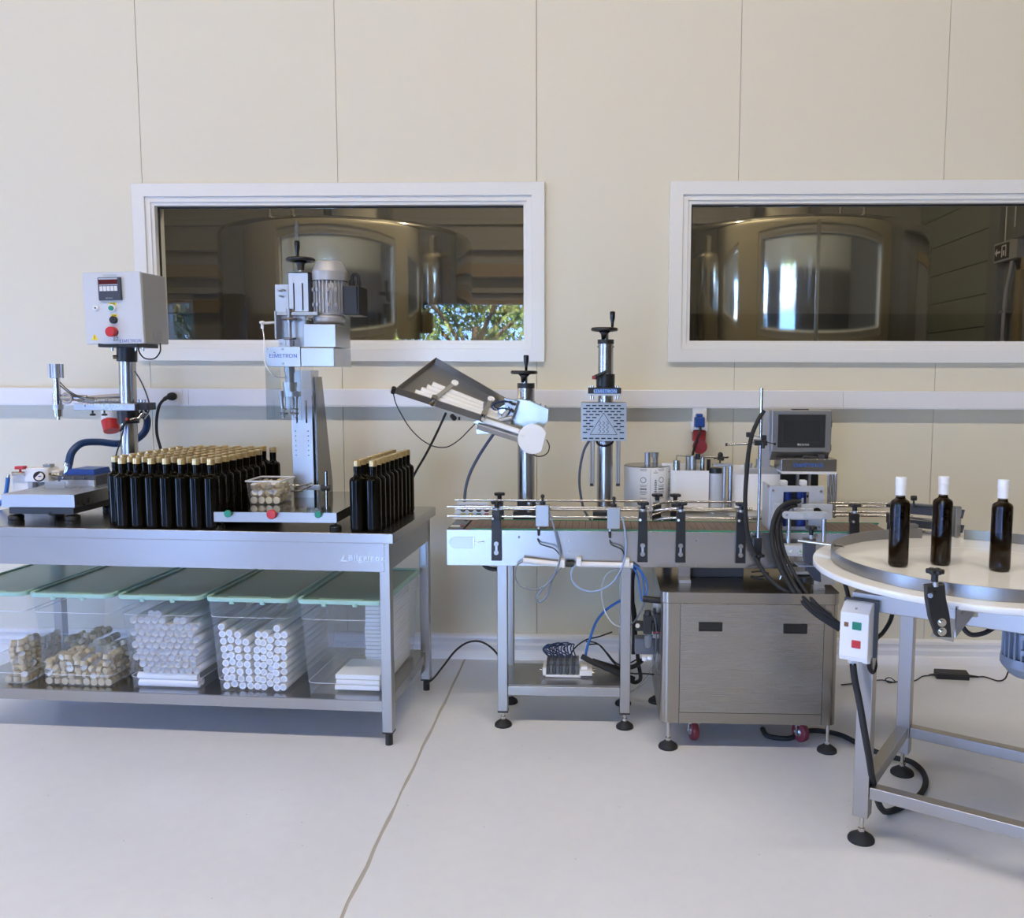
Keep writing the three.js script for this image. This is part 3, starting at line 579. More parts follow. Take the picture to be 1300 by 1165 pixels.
{
  const c = [0.494,1.224,0.06];
  const t = thing('industrial_socket', 'white wall socket box with blue plug over a round red socket, behind the labeller', 'socket', [c[0], 1.10, 0]);
  part('housing', [box(0.46, 0.53, 1.2, 1.312, 0, 0.055, 0.004), box(0.451, 0.537, 1.192, 1.243, 0, 0.05, 0.004)], M.whiteMatt, t);
  part('blue_plug', [box(0.467, 0.516, 1.217, 1.268, 0.05, 0.10, 0.006), box(0.475, 0.506, 1.268, 1.284, 0.05, 0.09, 0.004)], M.blue, t);
  part('red_socket', [box(0.463, 0.526, 1.145, 1.2, 0, 0.06, 0.006), rod([0.501,1.123,0.03], [0.493,1.121,0.1], 0.034, 0.036, 24)], M.redDull, t);
  part('cable', tube([[0.493,1.222,0.1], [0.492,1.204,0.115], [0.477,1.157,0.12], [0.462,1.11,0.12], [0.454,1.072,0.125], [0.456,0.915,0.13]], 0.006), M.rubber, t);
}
{
  const t = thing('wall_socket', 'white and red round industrial socket on the wall behind the filler column', 'socket', [-2.544,1.205,0]);
  part('housing', [rod([-2.507,1.285,0.05], [-2.508,1.233,0.06], 0.046, 0.040, 24), box(-2.561, -2.479, 1.231, 1.304, 0, 0.04, 0.006)], M.whiteMatt, t);
  part('red_ring', [rod([-2.508,1.233,0.06], [-2.491,1.182,0.08], 0.043, 0.038, 24), box(-2.522, -2.501, 1.203, 1.235, 0.07, 0.1)], M.red, t);
}
// ---------------------------------------------------------------- the filling machine at the left end of the table
const FZ = 0.46;
{
  const t = thing('filling_machine', 'bottle filling machine with grey control box on a steel column, left end of the table', 'filling machine', [-2.199,1.123,0.46].map((v, i) => i === 1 ? 0.862 : v));
  const cx = -2.197, cx0 = cx;
  const col = part('column', rod([cx, 0.864, FZ], [-2.18, 1.596, FZ], 0.0375, 0.0365, 28), M.steel, t);
  part('column_foot', [rod([cx, 0.862, FZ], [cx, 0.886, FZ], 0.07, 0.07, 28)], M.black, t);
  part('top_collar', [rod([-2.183, 1.528, FZ], [-2.18, 1.592, FZ], 0.0435, 0.0435, 28), box(-2.257, -2.074, 1.591, 1.616, 0.38, 0.56, 0.003)], M.black, t);
  part('clamp_screw', [rod([-2.213,1.549,0.49], [-2.226,1.548,0.5], 0.009), ...[141, 171, 180].map((x) => rod([x === 141 ? -2.203 : x === 171 ? -2.094 : -2.062, 1.575, 0.54], [x === 141 ? -2.203 : x === 171 ? -2.094 : -2.062, 1.59, 0.54], 0.006, 0.006, 8))], M.chrome, t);
  // control box, turned slightly
  const bx = [-2.177,1.764,0.56], b = new THREE.Group(); b.name = 'control_box';
  b.position.set(bx[0] - t.position.x, bx[1] - t.position.y, bx[2] - t.position.z); b.rotation.set(0, R(-3), R(1.0)); t.add(b);
  const w = 0.134, h = 0.157;
  const body = part('cabinet_body', box(-w, w, -h, h, -0.20, -0.016, 0.004), M.boxGrey, b);
  const door = part('cabinet_door', box(-w - 0.002, w + 0.002, -h - 0.002, h + 0.002, -0.014, 0.004, 0.004), M.boxGreyFront, b);
  part('rating_plate', box(w + 0.0005, w + 0.0015, -0.135, -0.098, -0.145, -0.075, 0), M.alu, b);
  const sx = (v) => (v - 415) / 720 * 2 * w, sy = (v) => -(v - 475) / 870 * 2 * h;   // front drawing units to metres
  const bb = (x0, x1, y0, y1, z0, z1, r) => box(sx(x0), sx(x1), sy(y1), sy(y0), z0, z1, r);
  part('display_unit', bb(262, 545, 105, 382, 0.004, 0.016, 0.002), M.slate, b);
  part('name_strip', bb(322, 485, 66, 84, 0.0045, 0.0055, 0), M.alu, b);
  part('display_window', bb(278, 508, 132, 186, 0.016, 0.0172, 0), M.displayRed, b);
  part('display_bezel', bb(275, 512, 112, 130, 0.016, 0.017, 0), M.alu, b);
  for (let i = 0; i < 5; i++) part('key', bb(285 + i * 46, 322 + i * 46, 212, 270, 0.016, 0.0185, 0.001), M.white, b);
  part('key_legend', [bb(282, 512, 190, 202, 0.016, 0.0168, 0), words('METRA-C', 0.006).translate(sx(400), sy(357), 0.0163)], M.alu, b);
  const knob = (x, y, r, d, m, name) => part(name, lathe([[0, d], [r * 0.9, d], [r, d - 0.002], [r, 0]].reverse(), 24).rotateX(Math.PI / 2).translate(sx(x), sy(y), 0.004), m, b);
  part('label_plate', bb(372, 462, 408, 442, 0.004, 0.005, 0), M.yellow, b); part('label_plate', bb(386, 462, 550, 584, 0.004, 0.005, 0), M.yellow, b);
  part('label_text', [words('START', 0.006, 0.0004, fontBold).translate(sx(417), sy(425), 0.005), words('STOP', 0.006, 0.0004, fontBold).translate(sx(424), sy(567), 0.005)], M.black, b);
  knob(415, 475, 0.0165, 0.010, M.white, 'button_ring'); knob(410, 478, 0.0115, 0.016, M.green, 'start_button');
  knob(422, 622, 0.0165, 0.014, M.black, 'stop_button');
  knob(420, 770, 0.0175, 0.010, M.black, 'stop_base'); knob(405, 768, 0.0225, 0.030, M.red, 'emergency_stop');
  part('padlock', [bb(400, 460, 835, 880, 0.006, 0.012, 0.002), tube([[sx(412), sy(840), 0.01], [sx(430), sy(815), 0.012], [sx(448), sy(840), 0.01]], 0.002)], M.chrome, b);
  part('door_lock', lathe([[0, 0.006], [0.012, 0.006], [0.0125, 0]].reverse(), 20).rotateX(Math.PI / 2).translate(sx(202), sy(470), 0.004), M.white, b);
  part('lock_slot', [rod([sx(202), sy(470), 0.009], [sx(202), sy(470), 0.0112], 0.004, 0.004, 10)], M.black, b);
  part('warning_triangle', ext([[sx(118), sy(862)], [sx(205), sy(862)], [sx(160), sy(785)]], 0.0008).translate(0, 0, 0.004), M.yellow, b);
  part('warning_mark', [ext([[sx(157), sy(842)], [sx(163), sy(842)], [sx(164), sy(812)], [sx(156), sy(812)]], 0.0004).translate(0, 0, 0.005), bb(156, 164, 846, 854, 0.005, 0.0054, 0)], M.black, b);
  part('maker_name', words('EIMETRON', 0.0135, 0.0006, fontSans).scale(1.16, 1, 1).translate(sx(610), sy(880), 0.004), M.logo, b);
  part('box_cable', tube([[0.09, -0.165, -0.03], [0.088, -0.19, -0.03], [0.105, -0.222, -0.04], [0.14, -0.225, -0.06], [0.158, -0.195, -0.08], [0.150, -0.155, -0.10]], 0.0032), M.rubber, b);
  // arm bracket and clamp
  part('arm_plate', [box(-2.405, -2.12, 1.305, 1.337, 0.49, 0.525, 0.003)], M.steelSmudged, t);
  part('clamp_block', [rod([-2.189, 1.244, FZ], [-2.19, 1.303, FZ], 0.046, 0.046, 24), box(-2.143, -2.077, 1.307, 1.34, 0.42, 0.50)], M.black, t);
  part('clamp_lever', [rod([-2.163,1.259,0.52], [-2.192,1.212,0.53], 0.007, 0.0055), lathe([[0, -0.008], [0.011, -0.006], [0.011, 0.006], [0, 0.008]], 14).translate(-2.165,1.262,0.515)], M.black, t);
  part('lever_button', new THREE.SphereGeometry(0.0065, 12, 8).translate(-2.157,1.266,0.53), M.red, t);
  parts('clamp_bolt', [rod([-2.159,1.261,0.5], [-2.122,1.271,0.48], 0.009), rod([-2.122,1.265,0.5], [-2.109,1.293,0.48], 0.008), ...[[174, 508], [178, 510], [183, 509]].map(([x], i) => rod([-2.131 + i * 0.014, 1.336, 0.47], [-2.131 + i * 0.014, 1.354, 0.47], 0.005, 0.005, 8))], M.steel, t);
  for (const x of [-2.329, -2.274]) part('thumb_screw', [rod([x, 1.305, 0.505], [x, 1.292, 0.505], 0.004), lathe([[0, 0], [0.012, 0], [0.013, 0.006], [0.007, 0.010], [0, 0.010]].reverse(), 14).translate(x, 1.281, 0.505)], M.black, t);
  part('cross_tube', [rod([-2.236,1.371,0.42], [-2.424,1.355,0.42], 0.011), rod([-2.393,1.36,0.44], [-2.455,1.36,0.46], 0.014)], M.steelSoft, t);
  part('corrugated_hose', (() => { const c = new THREE.CatmullRomCurve3([[-2.431,1.352,0.44], [-2.364,1.345,0.44], [-2.287,1.349,0.45], [-2.227,1.346,0.45]].map((p) => V(...p))); const g = []; for (let i = 0; i < 22; i++) { const p = c.getPointAt(i / 21); g.push(new THREE.TorusGeometry(0.010, 0.0035, 6, 10).rotateY(Math.PI / 2).translate(p.x, p.y, p.z)); } g.push(new THREE.TubeGeometry(c, 20, 0.010, 8)); return g; })(), M.alu, t);
  // nozzle head
  const nz = 0.47, nx = -2.513, ny = (p) => 1.472 - 0.004 - (p - 474.5) * 0.003573;
  part('nozzle_cylinder', [rod([nx, ny(478.5), nz], [nx, ny(461), nz], 0.030, 0.030, 6), ...[0, 1, 2, 3, 4, 5].map((i) => rod([nx + 0.027 * Math.cos(i * 1.047), ny(479), nz + 0.027 * Math.sin(i * 1.047)], [nx + 0.027 * Math.cos(i * 1.047), ny(461), nz + 0.027 * Math.sin(i * 1.047)], 0.0075, 0.0075, 10))], M.alu, t);
  part('nozzle_tube', [rod([nx, ny(517), nz], [nx, ny(478), nz], 0.0165, 0.0150, 20), rod([nx, ny(513), nz], [nx, ny(500), nz], 0.020, 0.020, 20)], M.chrome, t);
  part('nozzle_nut', [rod([nx, ny(519.5), nz], [nx, ny(513.5), nz], 0.024, 0.024, 20)], M.steelSmudged, t);
  part('nozzle_tip', [rod([nx, ny(528.5), nz], [nx, ny(519), nz], 0.0175, 0.0185, 20), rod([nx, ny(533), nz], [nx, ny(528), nz], 0.007, 0.009, 14)], M.chrome, t);
  part('nozzle_clamp', [new THREE.TorusGeometry(0.020, 0.008, 8, 20).translate(-2.468,1.36,0.47), rod([-2.494,1.36,0.47], [-2.438,1.36,0.47], 0.010)], M.steelSoft, t);
  parts('air_line', [tube([[-2.491,1.433,0.48], [-2.463,1.404,0.48], [-2.433,1.378,0.47], [-2.396,1.364,0.46], [-2.344,1.36,0.46]], 0.0026, 6), tube([[-2.492,1.418,0.48], [-2.456,1.389,0.48], [-2.426,1.368,0.47], [-2.392,1.353,0.46]], 0.0026, 6)], M.darkGrey, t);
  // base tray with feet
  part('base_tray', [box(-2.441, -2.136, 0.929, 0.983, 0.56, 0.98, 0.002)], M.steelSmudged, t);
  part('base_bar', [box(-2.429, -2.158, 0.898, 0.924, 0.60, 0.955, 0.002)], M.darkGrey, t);
  for (const [x, z] of [[-2.418, 0.93], [-2.178, 0.93], [-2.418, 0.66], [-2.178, 0.66]]) part('machine_foot', [rod([x, 0.862, z], [x, 0.868, z], 0.030, 0.030, 20), lathe([[0.027, 0.868], [0.030, 0.874], [0.030, 0.886], [0.022, 0.892], [0, 0.893]], 8).translate(x, 0, z), rod([x, 0.89, z], [x, 0.915, z], 0.006, 0.006, 10)], M.black, t);
  part('level_screw', [lathe([[0, 0], [0.022, 0], [0.026, 0.006], [0.026, 0.014], [0.012, 0.020], [0, 0.02]].reverse(), 16).translate(-2.256, 0.893, 0.93), rod([-2.256, 0.862, 0.93], [-2.256, 0.90, 0.93], 0.005)], M.black, t);
  part('bottle_guide', [box(-2.373, -2.285, 0.97, 1.014, 0.80, 0.804, 0.001)], M.steelSoft, t);
  // pump block
  part('pump_block', [box(-2.384, -2.211, 0.973, 1.025, 0.52, 0.70, 0.002)], M.slate, t);
  part('pump_front', [box(-2.364, -2.212, 0.978, 1.009, 0.70, 0.712, 0.001)], M.steelSmudged, t);
  part('pump_cover', ext([[0, 0], [0.16, 0], [0.15, 0.028], [0.05, 0.03]], 0.12, 0.002).translate(-2.402, 1.019, 0.53), M.blue, t);
  parts('pump_bolt', [80, 92, 104].map((x, i) => rod([-2.358 + i * 0.047, 1.018, 0.699], [-2.358 + i * 0.047, 1.018, 0.705], 0.005, 0.005, 8)), M.chrome, t);
  part('hose_fitting', [rod([-2.404,1.016,0.6], [-2.394,1.063,0.6], 0.018, 0.015, 16)], M.chrome, t);
}
// air treatment unit behind the tray
{
  const t = thing('pressure_regulator', 'white air pressure regulator with round gauge and small red valve, left of the filler', 'regulator', [-2.544,0.939,0.62]);
  part('body', [box(-2.602, -2.489, 0.983, 1.048, 0.52, 0.60, 0.006), box(-2.675, -2.598, 0.934, 1.024, 0.50, 0.58, 0.006), box(-2.517, -2.451, 1.002, 1.035, 0.50, 0.58, 0.006)], M.whiteMatt, t);
  part('gauge', [rod([-2.518,1.013,0.62], [-2.493,1.017,0.66], 0.0225, 0.0225, 24)], M.black, t);
  part('gauge_face', [rod([-2.493,1.017,0.659], [-2.492,1.018,0.662], 0.0175, 0.0175, 24)], M.white, t);
  part('gauge_needle', box(-2.5, -2.482, 1.016, 1.02, 0.6615, 0.663, 0), M.logo, t);
  part('valve_body', [rod([-2.654,1.022,0.6], [-2.596,1.022,0.6], 0.010), rod([-2.673,1.018,0.6], [-2.679,0.986,0.6], 0.007)], M.chrome, t);
  part('valve_handle', [box(-2.632, -2.592, 1.043, 1.057, 0.59, 0.62, 0.003), rod([-2.62,1.022,0.6], [-2.618,1.047,0.6], 0.005)], M.red, t);
  part('air_hose', tube([[-2.677,1.004,0.6], [-2.683,0.968,0.6], [-2.697,0.917,0.6], [-2.768,0.841,0.58], [-2.84,0.74,0.55]], 0.009), M.blueLine, t);
  part('fitting', [box(-2.527, -2.491, 1.049, 1.064, 0.55, 0.58), rod([-2.501,1.022,0.59], [-2.465,1.018,0.59], 0.007), rod([-2.458,1.02,0.6], [-2.437,1.016,0.6], 0.010)], M.chrome, t);
  part('drain_cup', [box(-2.588, -2.566, 0.958, 0.983, 0.56, 0.6)], M.aluPaint, t);
  part('stand', box(-2.674, -2.527, 0.862, 0.982, 0.50, 0.53), M.steelSmudged, t);
}
{
  const t = thing('suction_hose', 'thick dark blue hose curving from the pump fitting behind the filler column', 'hose', [-2.403,1.061,0.58]);
  part('hose', tube([[-2.394,1.066,0.6], [-2.389,1.118,0.58], [-2.369,1.154,0.54], [-2.335,1.156,0.46], [-2.277,1.144,0.4], [-2.217,1.157,0.37], [-2.166,1.195,0.37], [-2.143,1.248,0.38], [-2.138,1.298,0.42]], 0.0165, 12, 60), M.blueHose, t);
  part('hose_clip', [rod([-2.398,1.059,0.6], [-2.393,1.074,0.6], 0.0185, 0.0185, 18), rod([-2.141,1.272,0.43], [-2.125,1.295,0.43], 0.019)], M.chrome, t);
}
{
  const t = thing('air_tube', 'thin dark tube looping down the right side of the filler column', 'tube', [-2.109,1.38,0.48]);
  part('tube', tube([[-2.138,1.484,0.48], [-2.114,1.445,0.48], [-2.09,1.387,0.48], [-2.078,1.337,0.48], [-2.083,1.297,0.48], [-2.109,1.272,0.49], [-2.148,1.265,0.5]], 0.0032, 6), M.slate, t);
  part('drop_line', tube([[-2.179,1.23,0.52], [-2.186,1.18,0.53], [-2.206,1.112,0.54], [-2.23,0.988,0.56]], 0.0035, 6), M.rubber, t);
}
// ---------------------------------------------------------------- the capping machine
const gz = 1.06, plateY = 0.932;
function handwheel(parent, c, r, spokeX, spokeH) {
  // c = middle of the rim; the grip stands on the rim
  const wheel = part('handwheel', [new THREE.TorusGeometry(r - 0.010, 0.0085, 10, 36).rotateX(Math.PI / 2).translate(...c), lathe([[0, -0.004], [r * 0.9, 0.001], [r * 0.9, 0.006], [0, 0.003]], 30).translate(...c), lathe([[0, -0.045], [0.013, -0.045], [0.016, -0.02], [0.028, -0.006], [0, 0.008]], 20).translate(...c)], M.blackGloss, parent);
  part('grip', lathe([[0, 0.004], [0.0055, 0.004], [0.007, 0.03], [0.0115, 0.05], [0.012, spokeH - 0.005], [0.010, spokeH], [0, spokeH]], 16).translate(c[0] + spokeX, c[1], c[2]), M.blackGloss, wheel);
}
function motor(parent, c, r, y0, y1, y2, flip, name = 'motor') {
  // finned body y0..y1, domed fan cover y1..y2
  const m = part(name, [lathe([[0, y0], [r * 0.84, y0], [r * 0.84, y1], [0, y1]], 32).translate(c[0], 0, c[2])], M.aluPaint, parent);
  const fins = []; for (let i = 0; i < 26; i++) { const a = i / 26 * Math.PI * 2; fins.push(box(r * 0.80, r * 0.98, y0 + 0.008, y1 - 0.003, -0.0028, 0.0028, 0.001).rotateY(a).translate(c[0], 0, c[2])); }
  part('fins', fins, M.aluPaint, m);
  const s = Math.sign(y2 - y1), H2 = Math.abs(y2 - y1);
  part('fan_cover', lathe([[r * 1.0, 0], [r * 1.02, H2 * 0.42], [r * 0.98, H2 * 0.52], [r * 0.74, H2 * 0.93], [r * 0.66, H2], [0, H2]].map(([a, b]) => [a, y1 + s * b]), 36).translate(c[0], 0, c[2]), M.aluPaint, m);
  const bosses = []; for (const a of [-2.2, -1.15, 0.1, 1.1]) for (const t of [0.28, 0.72]) bosses.push(box(r * 0.95, r * 1.10, y0 + (y1 - y0) * t - 0.008, y0 + (y1 - y0) * t + 0.008, -0.02, -0.008, 0.002).rotateY(a).translate(c[0], 0, c[2]), box(r * 0.95, r * 1.10, y0 + (y1 - y0) * t - 0.008, y0 + (y1 - y0) * t + 0.008, 0.008, 0.02, 0.002).rotateY(a).translate(c[0], 0, c[2]));
  part('bolt_lugs', bosses, M.alu, m);
  return m;
}
{
  const t = thing('capping_machine', 'tall steel bottle capping machine with grey motor on a plate with red and green buttons', 'capping machine', [-1.341,0.872,0.9].map((v, i) => i === 1 ? 0.862 : v));
  const fz = 0.655;               // front of the upright
  // base plate
  part('base_plate', [box(-1.528, -1.033, 0.926, 0.9315, 0.45, 1.068, 0.001)], M.mirrorDark, t);
  part('plate_skirt', box(-1.528, -1.033, 0.893, 0.932, 1.0685, 1.0715, 0.001), M.steelSoft, t);
  part('side_skirt', [box(-1.033 - 0.004, -1.033, 0.893, 0.93, 0.45, 1.068, 0), box(-1.528, -1.528 + 0.004, 0.893, 0.93, 0.45, 1.068, 0)], M.darkGrey, t);
  const button = (x, y, r, d, m, n) => part(n, [lathe([[0, d], [r * 0.86, d], [r, d - 0.003], [r, d * 0.45], [r * 0.75, d * 0.4], [r * 0.75, 0]].reverse(), 20).rotateX(Math.PI / 2).translate(x, y, 1.0715)], m, t);
  button(-1.46, 0.927, 0.0145, 0.016, M.green, 'start_button'); button(-1.284, 0.927, 0.019, 0.022, M.red, 'emergency_stop'); button(-1.102, 0.927, 0.0140, 0.016, M.green, 'start_button');
  for (const x of [-1.517, -1.047]) for (const z of [1.04, 0.5]) part('foot', [rod([x, 0.862, z], [x, 0.866, z], 0.024, 0.024, 18), lathe([[0.020, 0.866], [0.024, 0.870], [0.020, 0.879], [0, 0.88]], 16).translate(x, 0, z), rod([x, 0.87, z], [x, 0.895, z], 0.0045, 0.0045, 10)], M.black, t);
  // upright with slots and holes, and its stiffening gusset
  const ux0 = -1.352, ux1 = -1.261, top = 1.489;
  const s = shape([[ux0, 0.9316], [ux1, 0.9316], [ux1, top], [ux0, top]]);
  const hx = [-1.336, -1.28];
  for (let k = 0; k < 6; k++) for (const x of hx) hole(s, new THREE.Path().absarc(x, 1.225 - k * 0.0212, 0.0027, 0, Math.PI * 2, true));
  for (const x of [-1.328, -1.286]) hole(s, roundRect(x - 0.0035, 1.26, 0.007, 0.10, 0.003));
  part('upright', [ext(s, 0.004).translate(0, 0, fz - 0.004), box(ux0, ux0 + 0.004, 0.9316, top, fz - 0.10, fz - 0.003, 0), box(ux1 - 0.004, ux1, 0.9316, top, fz - 0.10, fz - 0.003, 0)], M.steelSmudged, t);
  part('upright_core', box(ux0 + 0.006, ux1 - 0.006, 0.9318, top, fz - 0.09, fz - 0.02, 0), M.black, t);
  part('gusset', [ext([[0, 0.9316], [0.205, 0.9316], [0.205, 0.975], [0.085, 1.462], [0, 1.462]].map(([a, b]) => [a, b]), 0.008).rotateY(Math.PI / 2).translate(-1.243 - 0.01, 0, fz - 0.01)], M.steelDark, t);
  part('cover_sheet', box(ux1 + 0.001, -1.243 - 0.01, 0.9318, 1.455, fz - 0.09, fz - 0.085, 0), M.steelDark, t);
  // head: drive boxes in front of the upright
  const hz = 0.86;
  part('name_box', box(-1.378, -1.233, 1.504, 1.585, 0.70, hz, 0.002), M.steelSmudged, t);
  part('maker_name', words('EIMETRON', 0.0155, 0.0008, fontSans).scale(1.14, 1, 1).translate(-1.305, 1.548, hz), M.logo, t);
  parts('cover_screw', [rod([-1.307, 1.575, hz], [-1.307, 1.575, hz + 0.004], 0.005, 0.005, 10), rod([-1.306, 1.516, hz], [-1.306, 1.516, hz + 0.004], 0.005, 0.005, 10)], M.steelSoft, t);
  part('lower_box', box(-1.231, -1.094, 1.505, 1.58, 0.62, hz, 0.002), M.steelSmudged, t);
  part('upper_box', box(-1.22, -1.089, 1.584, 1.677, 0.64, 0.85, 0.002), M.steelSmudged, t);
  part('back_plate', [box(-1.368, -1.25, 1.589, 1.727, 0.72, 0.74, 0.001), box(-1.392, -1.334, 1.623, 1.853, 0.695, 0.70, 0.001)], M.steelSmudged, t);
  parts('plate_screw', [[356, 414], [356, 436], [352, 405], [391, 405], [355, 369], [359, 368], [356, 376]].map(([x, y]) => { const q = [-0.00001]; return rod([-1.358 + (x - 356) * 0.00333, 1.675 - (y - 414) * 0.00333, 0.70], [-1.358 + (x - 356) * 0.00333, 1.675 - (y - 414) * 0.00333, 0.745], 0.0045, 0.0045, 8); }), M.steelSoft, t);
  part('top_bracket', [box(-1.35, -1.178, 1.717, 1.731, 0.62, 0.80, 0.001), box(-1.36, -1.353, 1.62, 1.734, 0.72, 0.80, 0)], M.steelSoft, t);
  part('slide_housing', (() => { const a = -1.303, b = -1.222, q = shape([[a, 1.734], [b, 1.734], [b, 1.896], [a, 1.896]]); hole(q, roundRect(a + 0.018, 1.738, 0.006, 0.113, 0.003)); hole(q, roundRect(a + 0.055, 1.738, 0.006, 0.113, 0.003)); return [ext(q, 0.006).translate(0, 0, 0.774), box(a, a + 0.004, 1.734, 1.896, 0.67, 0.775, 0), box(b - 0.004, b, 1.734, 1.896, 0.67, 0.775, 0), box(a, b, 1.896 - 0.004, 1.896, 0.67, 0.78, 0)]; })(), M.steelSmudged, t);
  part('slide_core', box(-1.302, -1.239, 1.739, 1.892, 0.68, 0.765, 0), M.black, t);
  part('wheel_shaft', rod([-1.271,1.9,0.72], [-1.27,1.929,0.72], 0.011), M.chrome, t);
  handwheel(t, [-1.271,1.954,0.72], 0.062, -0.013, 0.078);
  // motor
  const mz = 0.72;
  motor(t, [-1.148, 0, mz], 0.072, 1.722, 1.864, 1.946, false, 'drive_motor');
  part('motor_flange', [lathe([[0, 0], [0.062, 0], [0.064, 0.012], [0.068, 0.025], [0.060, 0.036], [0, 0.036]], 28).translate(-1.154, 1.686, mz)], M.aluPaint, t);
  part('junction_box', [box(-1.082, -1.022, 1.721, 1.842, 0.62, 0.76, 0.004), box(-1.03, -1.015, 1.721, 1.842, 0.625, 0.755, 0.003)], M.black, t);
  part('motor_cable', [tube([[-1.056,1.849,0.7], [-1.058,1.882,0.7], [-1.048,1.896,0.7], [-1.035,1.889,0.7], [-1.029,1.846,0.7]], 0.0085), rod([-1.056,1.845,0.71], [-1.056,1.868,0.71], 0.012)], M.rubber, t);
  // spindle through the name box
  const sx = -1.297, sz = 0.80, y = (p) => 1.472 + (476 - p) * 0.003272;
  part('spindle', [rod([sx, y(441), sz], [sx, y(395), sz], 0.0085), rod([sx, y(398), sz], [sx, y(393), sz], 0.012, 0.012, 12), rod([sx, y(409), sz], [sx, y(403), sz], 0.014, 0.014), ], M.steelSoft, t);
  part('spindle_nut', [lathe([[0, 0], [0.032, 0], [0.032, 0.010], [0, 0.010]], 8).translate(sx, y(407.5), sz), lathe([[0, 0], [0.026, 0], [0.026, 0.008], [0, 0.008]], 24).translate(sx, y(432), sz), rod([sx, y(440), sz], [sx, y(433), sz], 0.018, 0.018)], M.steelSoft, t);
  // capping head below the box
  const cxx = -1.302;
  part('chuck_shaft', [rod([cxx, y(487), sz], [cxx, y(465), sz], 0.018, 0.018, 24), rod([cxx, y(474), sz], [cxx, y(465), sz], 0.0215, 0.0215, 24)], M.steelBox, t);
  part('chuck_collar', [rod([cxx, y(492), sz], [cxx, y(486), sz], 0.029, 0.029, 28), rod([cxx, y(498), sz], [cxx, y(492), sz], 0.026, 0.026, 28), rod([cxx + 0.010, y(504), sz], [cxx + 0.010, y(498), sz], 0.034, 0.034, 28)], M.steelSmudged, t);
  part('chuck_body', [rod([cxx - 0.001, y(520), sz], [cxx - 0.001, y(504), sz], 0.020, 0.020, 24), rod([cxx + 0.012, y(524), sz], [cxx + 0.012, y(504), sz + 0.01], 0.014, 0.014, 20)], M.steelBox, t);
  for (const [dx, dz] of [[-0.032, 0.012], [0.030, 0.014], [0.0, -0.034]]) part('roller_arm', [rod([cxx + dx, y(506), sz + dz], [cxx + dx, y(497), sz + dz], 0.009, 0.008, 12), rod([cxx + dx * 0.9, y(530), sz + dz], [cxx + dx, y(505), sz + dz], 0.006, 0.006, 10), lathe([[0, 0], [0.014, 0], [0.017, 0.004], [0.014, 0.008], [0, 0.008]], 18).translate(cxx + dx * 0.75, y(527), sz + dz), lathe([[0, 0], [0.012, 0], [0.014, 0.003], [0.012, 0.006], [0, 0.006]], 18).translate(cxx + dx * 0.8, y(521), sz + dz), rod([cxx + dx * 0.75, y(531.5), sz + dz], [cxx + dx * 0.75, y(520), sz + dz], 0.004, 0.004, 8)], M.steelSoft, t);
  // clear guard
  const gx0 = -1.382, gx1 = -1.235, gy0 = 1.284, gy1 = 1.504;
  part('clear_guard', [box(gx0, gx1, gy0, gy1, hz - 0.004, hz, 0), box(gx0, gx0 + 0.004, gy0, gy1, 0.70, hz - 0.005, 0), box(gx1 - 0.004, gx1, gy0, gy1, 0.70, hz - 0.005, 0)].map((g) => g), M.perspexSolid, t);
  // limit switch and its lead
  part('limit_switch', [rod([-1.419,1.685,0.78], [-1.37,1.69,0.75], 0.0055), lathe([[0, 0], [0.011, 0], [0.012, 0.01], [0, 0.014]], 12).translate(-1.419,1.682,0.78), rod([-1.419,1.682,0.78], [-1.42,1.662,0.78], 0.006)], M.whiteMatt, t);
  part('switch_lead', tube([[-1.419,1.669,0.78], [-1.406,1.626,0.8], [-1.392,1.569,0.84], [-1.378,1.52,0.87], [-1.366,1.494,0.87], [-1.352,1.469,0.85], [-1.34,1.459,0.83], [-1.314,1.459,0.82]], 0.0026, 6), M.whiteMatt, t);
  // bottle locating post on the plate
  const px0 = -1.191;
  part('locating_post', [rod([px0, 0.9316, 0.70], [px0, 1.054, 0.70], 0.0085)], M.chrome, t);
  part('post_clamp', [rod([-1.199,0.966,0.69], [-1.198,0.994,0.69], 0.019, 0.019, 14), rod([-1.213,0.981,0.7], [-1.175,0.982,0.7], 0.012)], M.black, t);
  parts('fork_tine', [rod([-1.343,0.996,0.74], [-1.275,0.993,0.7], 0.0035), rod([-1.344,0.972,0.74], [-1.296,0.967,0.7], 0.0035), rod([-1.295,0.995,0.76], [-1.254,1.002,0.7], 0.0035), rod([-1.296,0.972,0.76], [-1.261,0.988,0.7], 0.0035), box(-1.282, -1.22, 0.971, 0.995, 0.67, 0.70)], M.chrome, t);
}
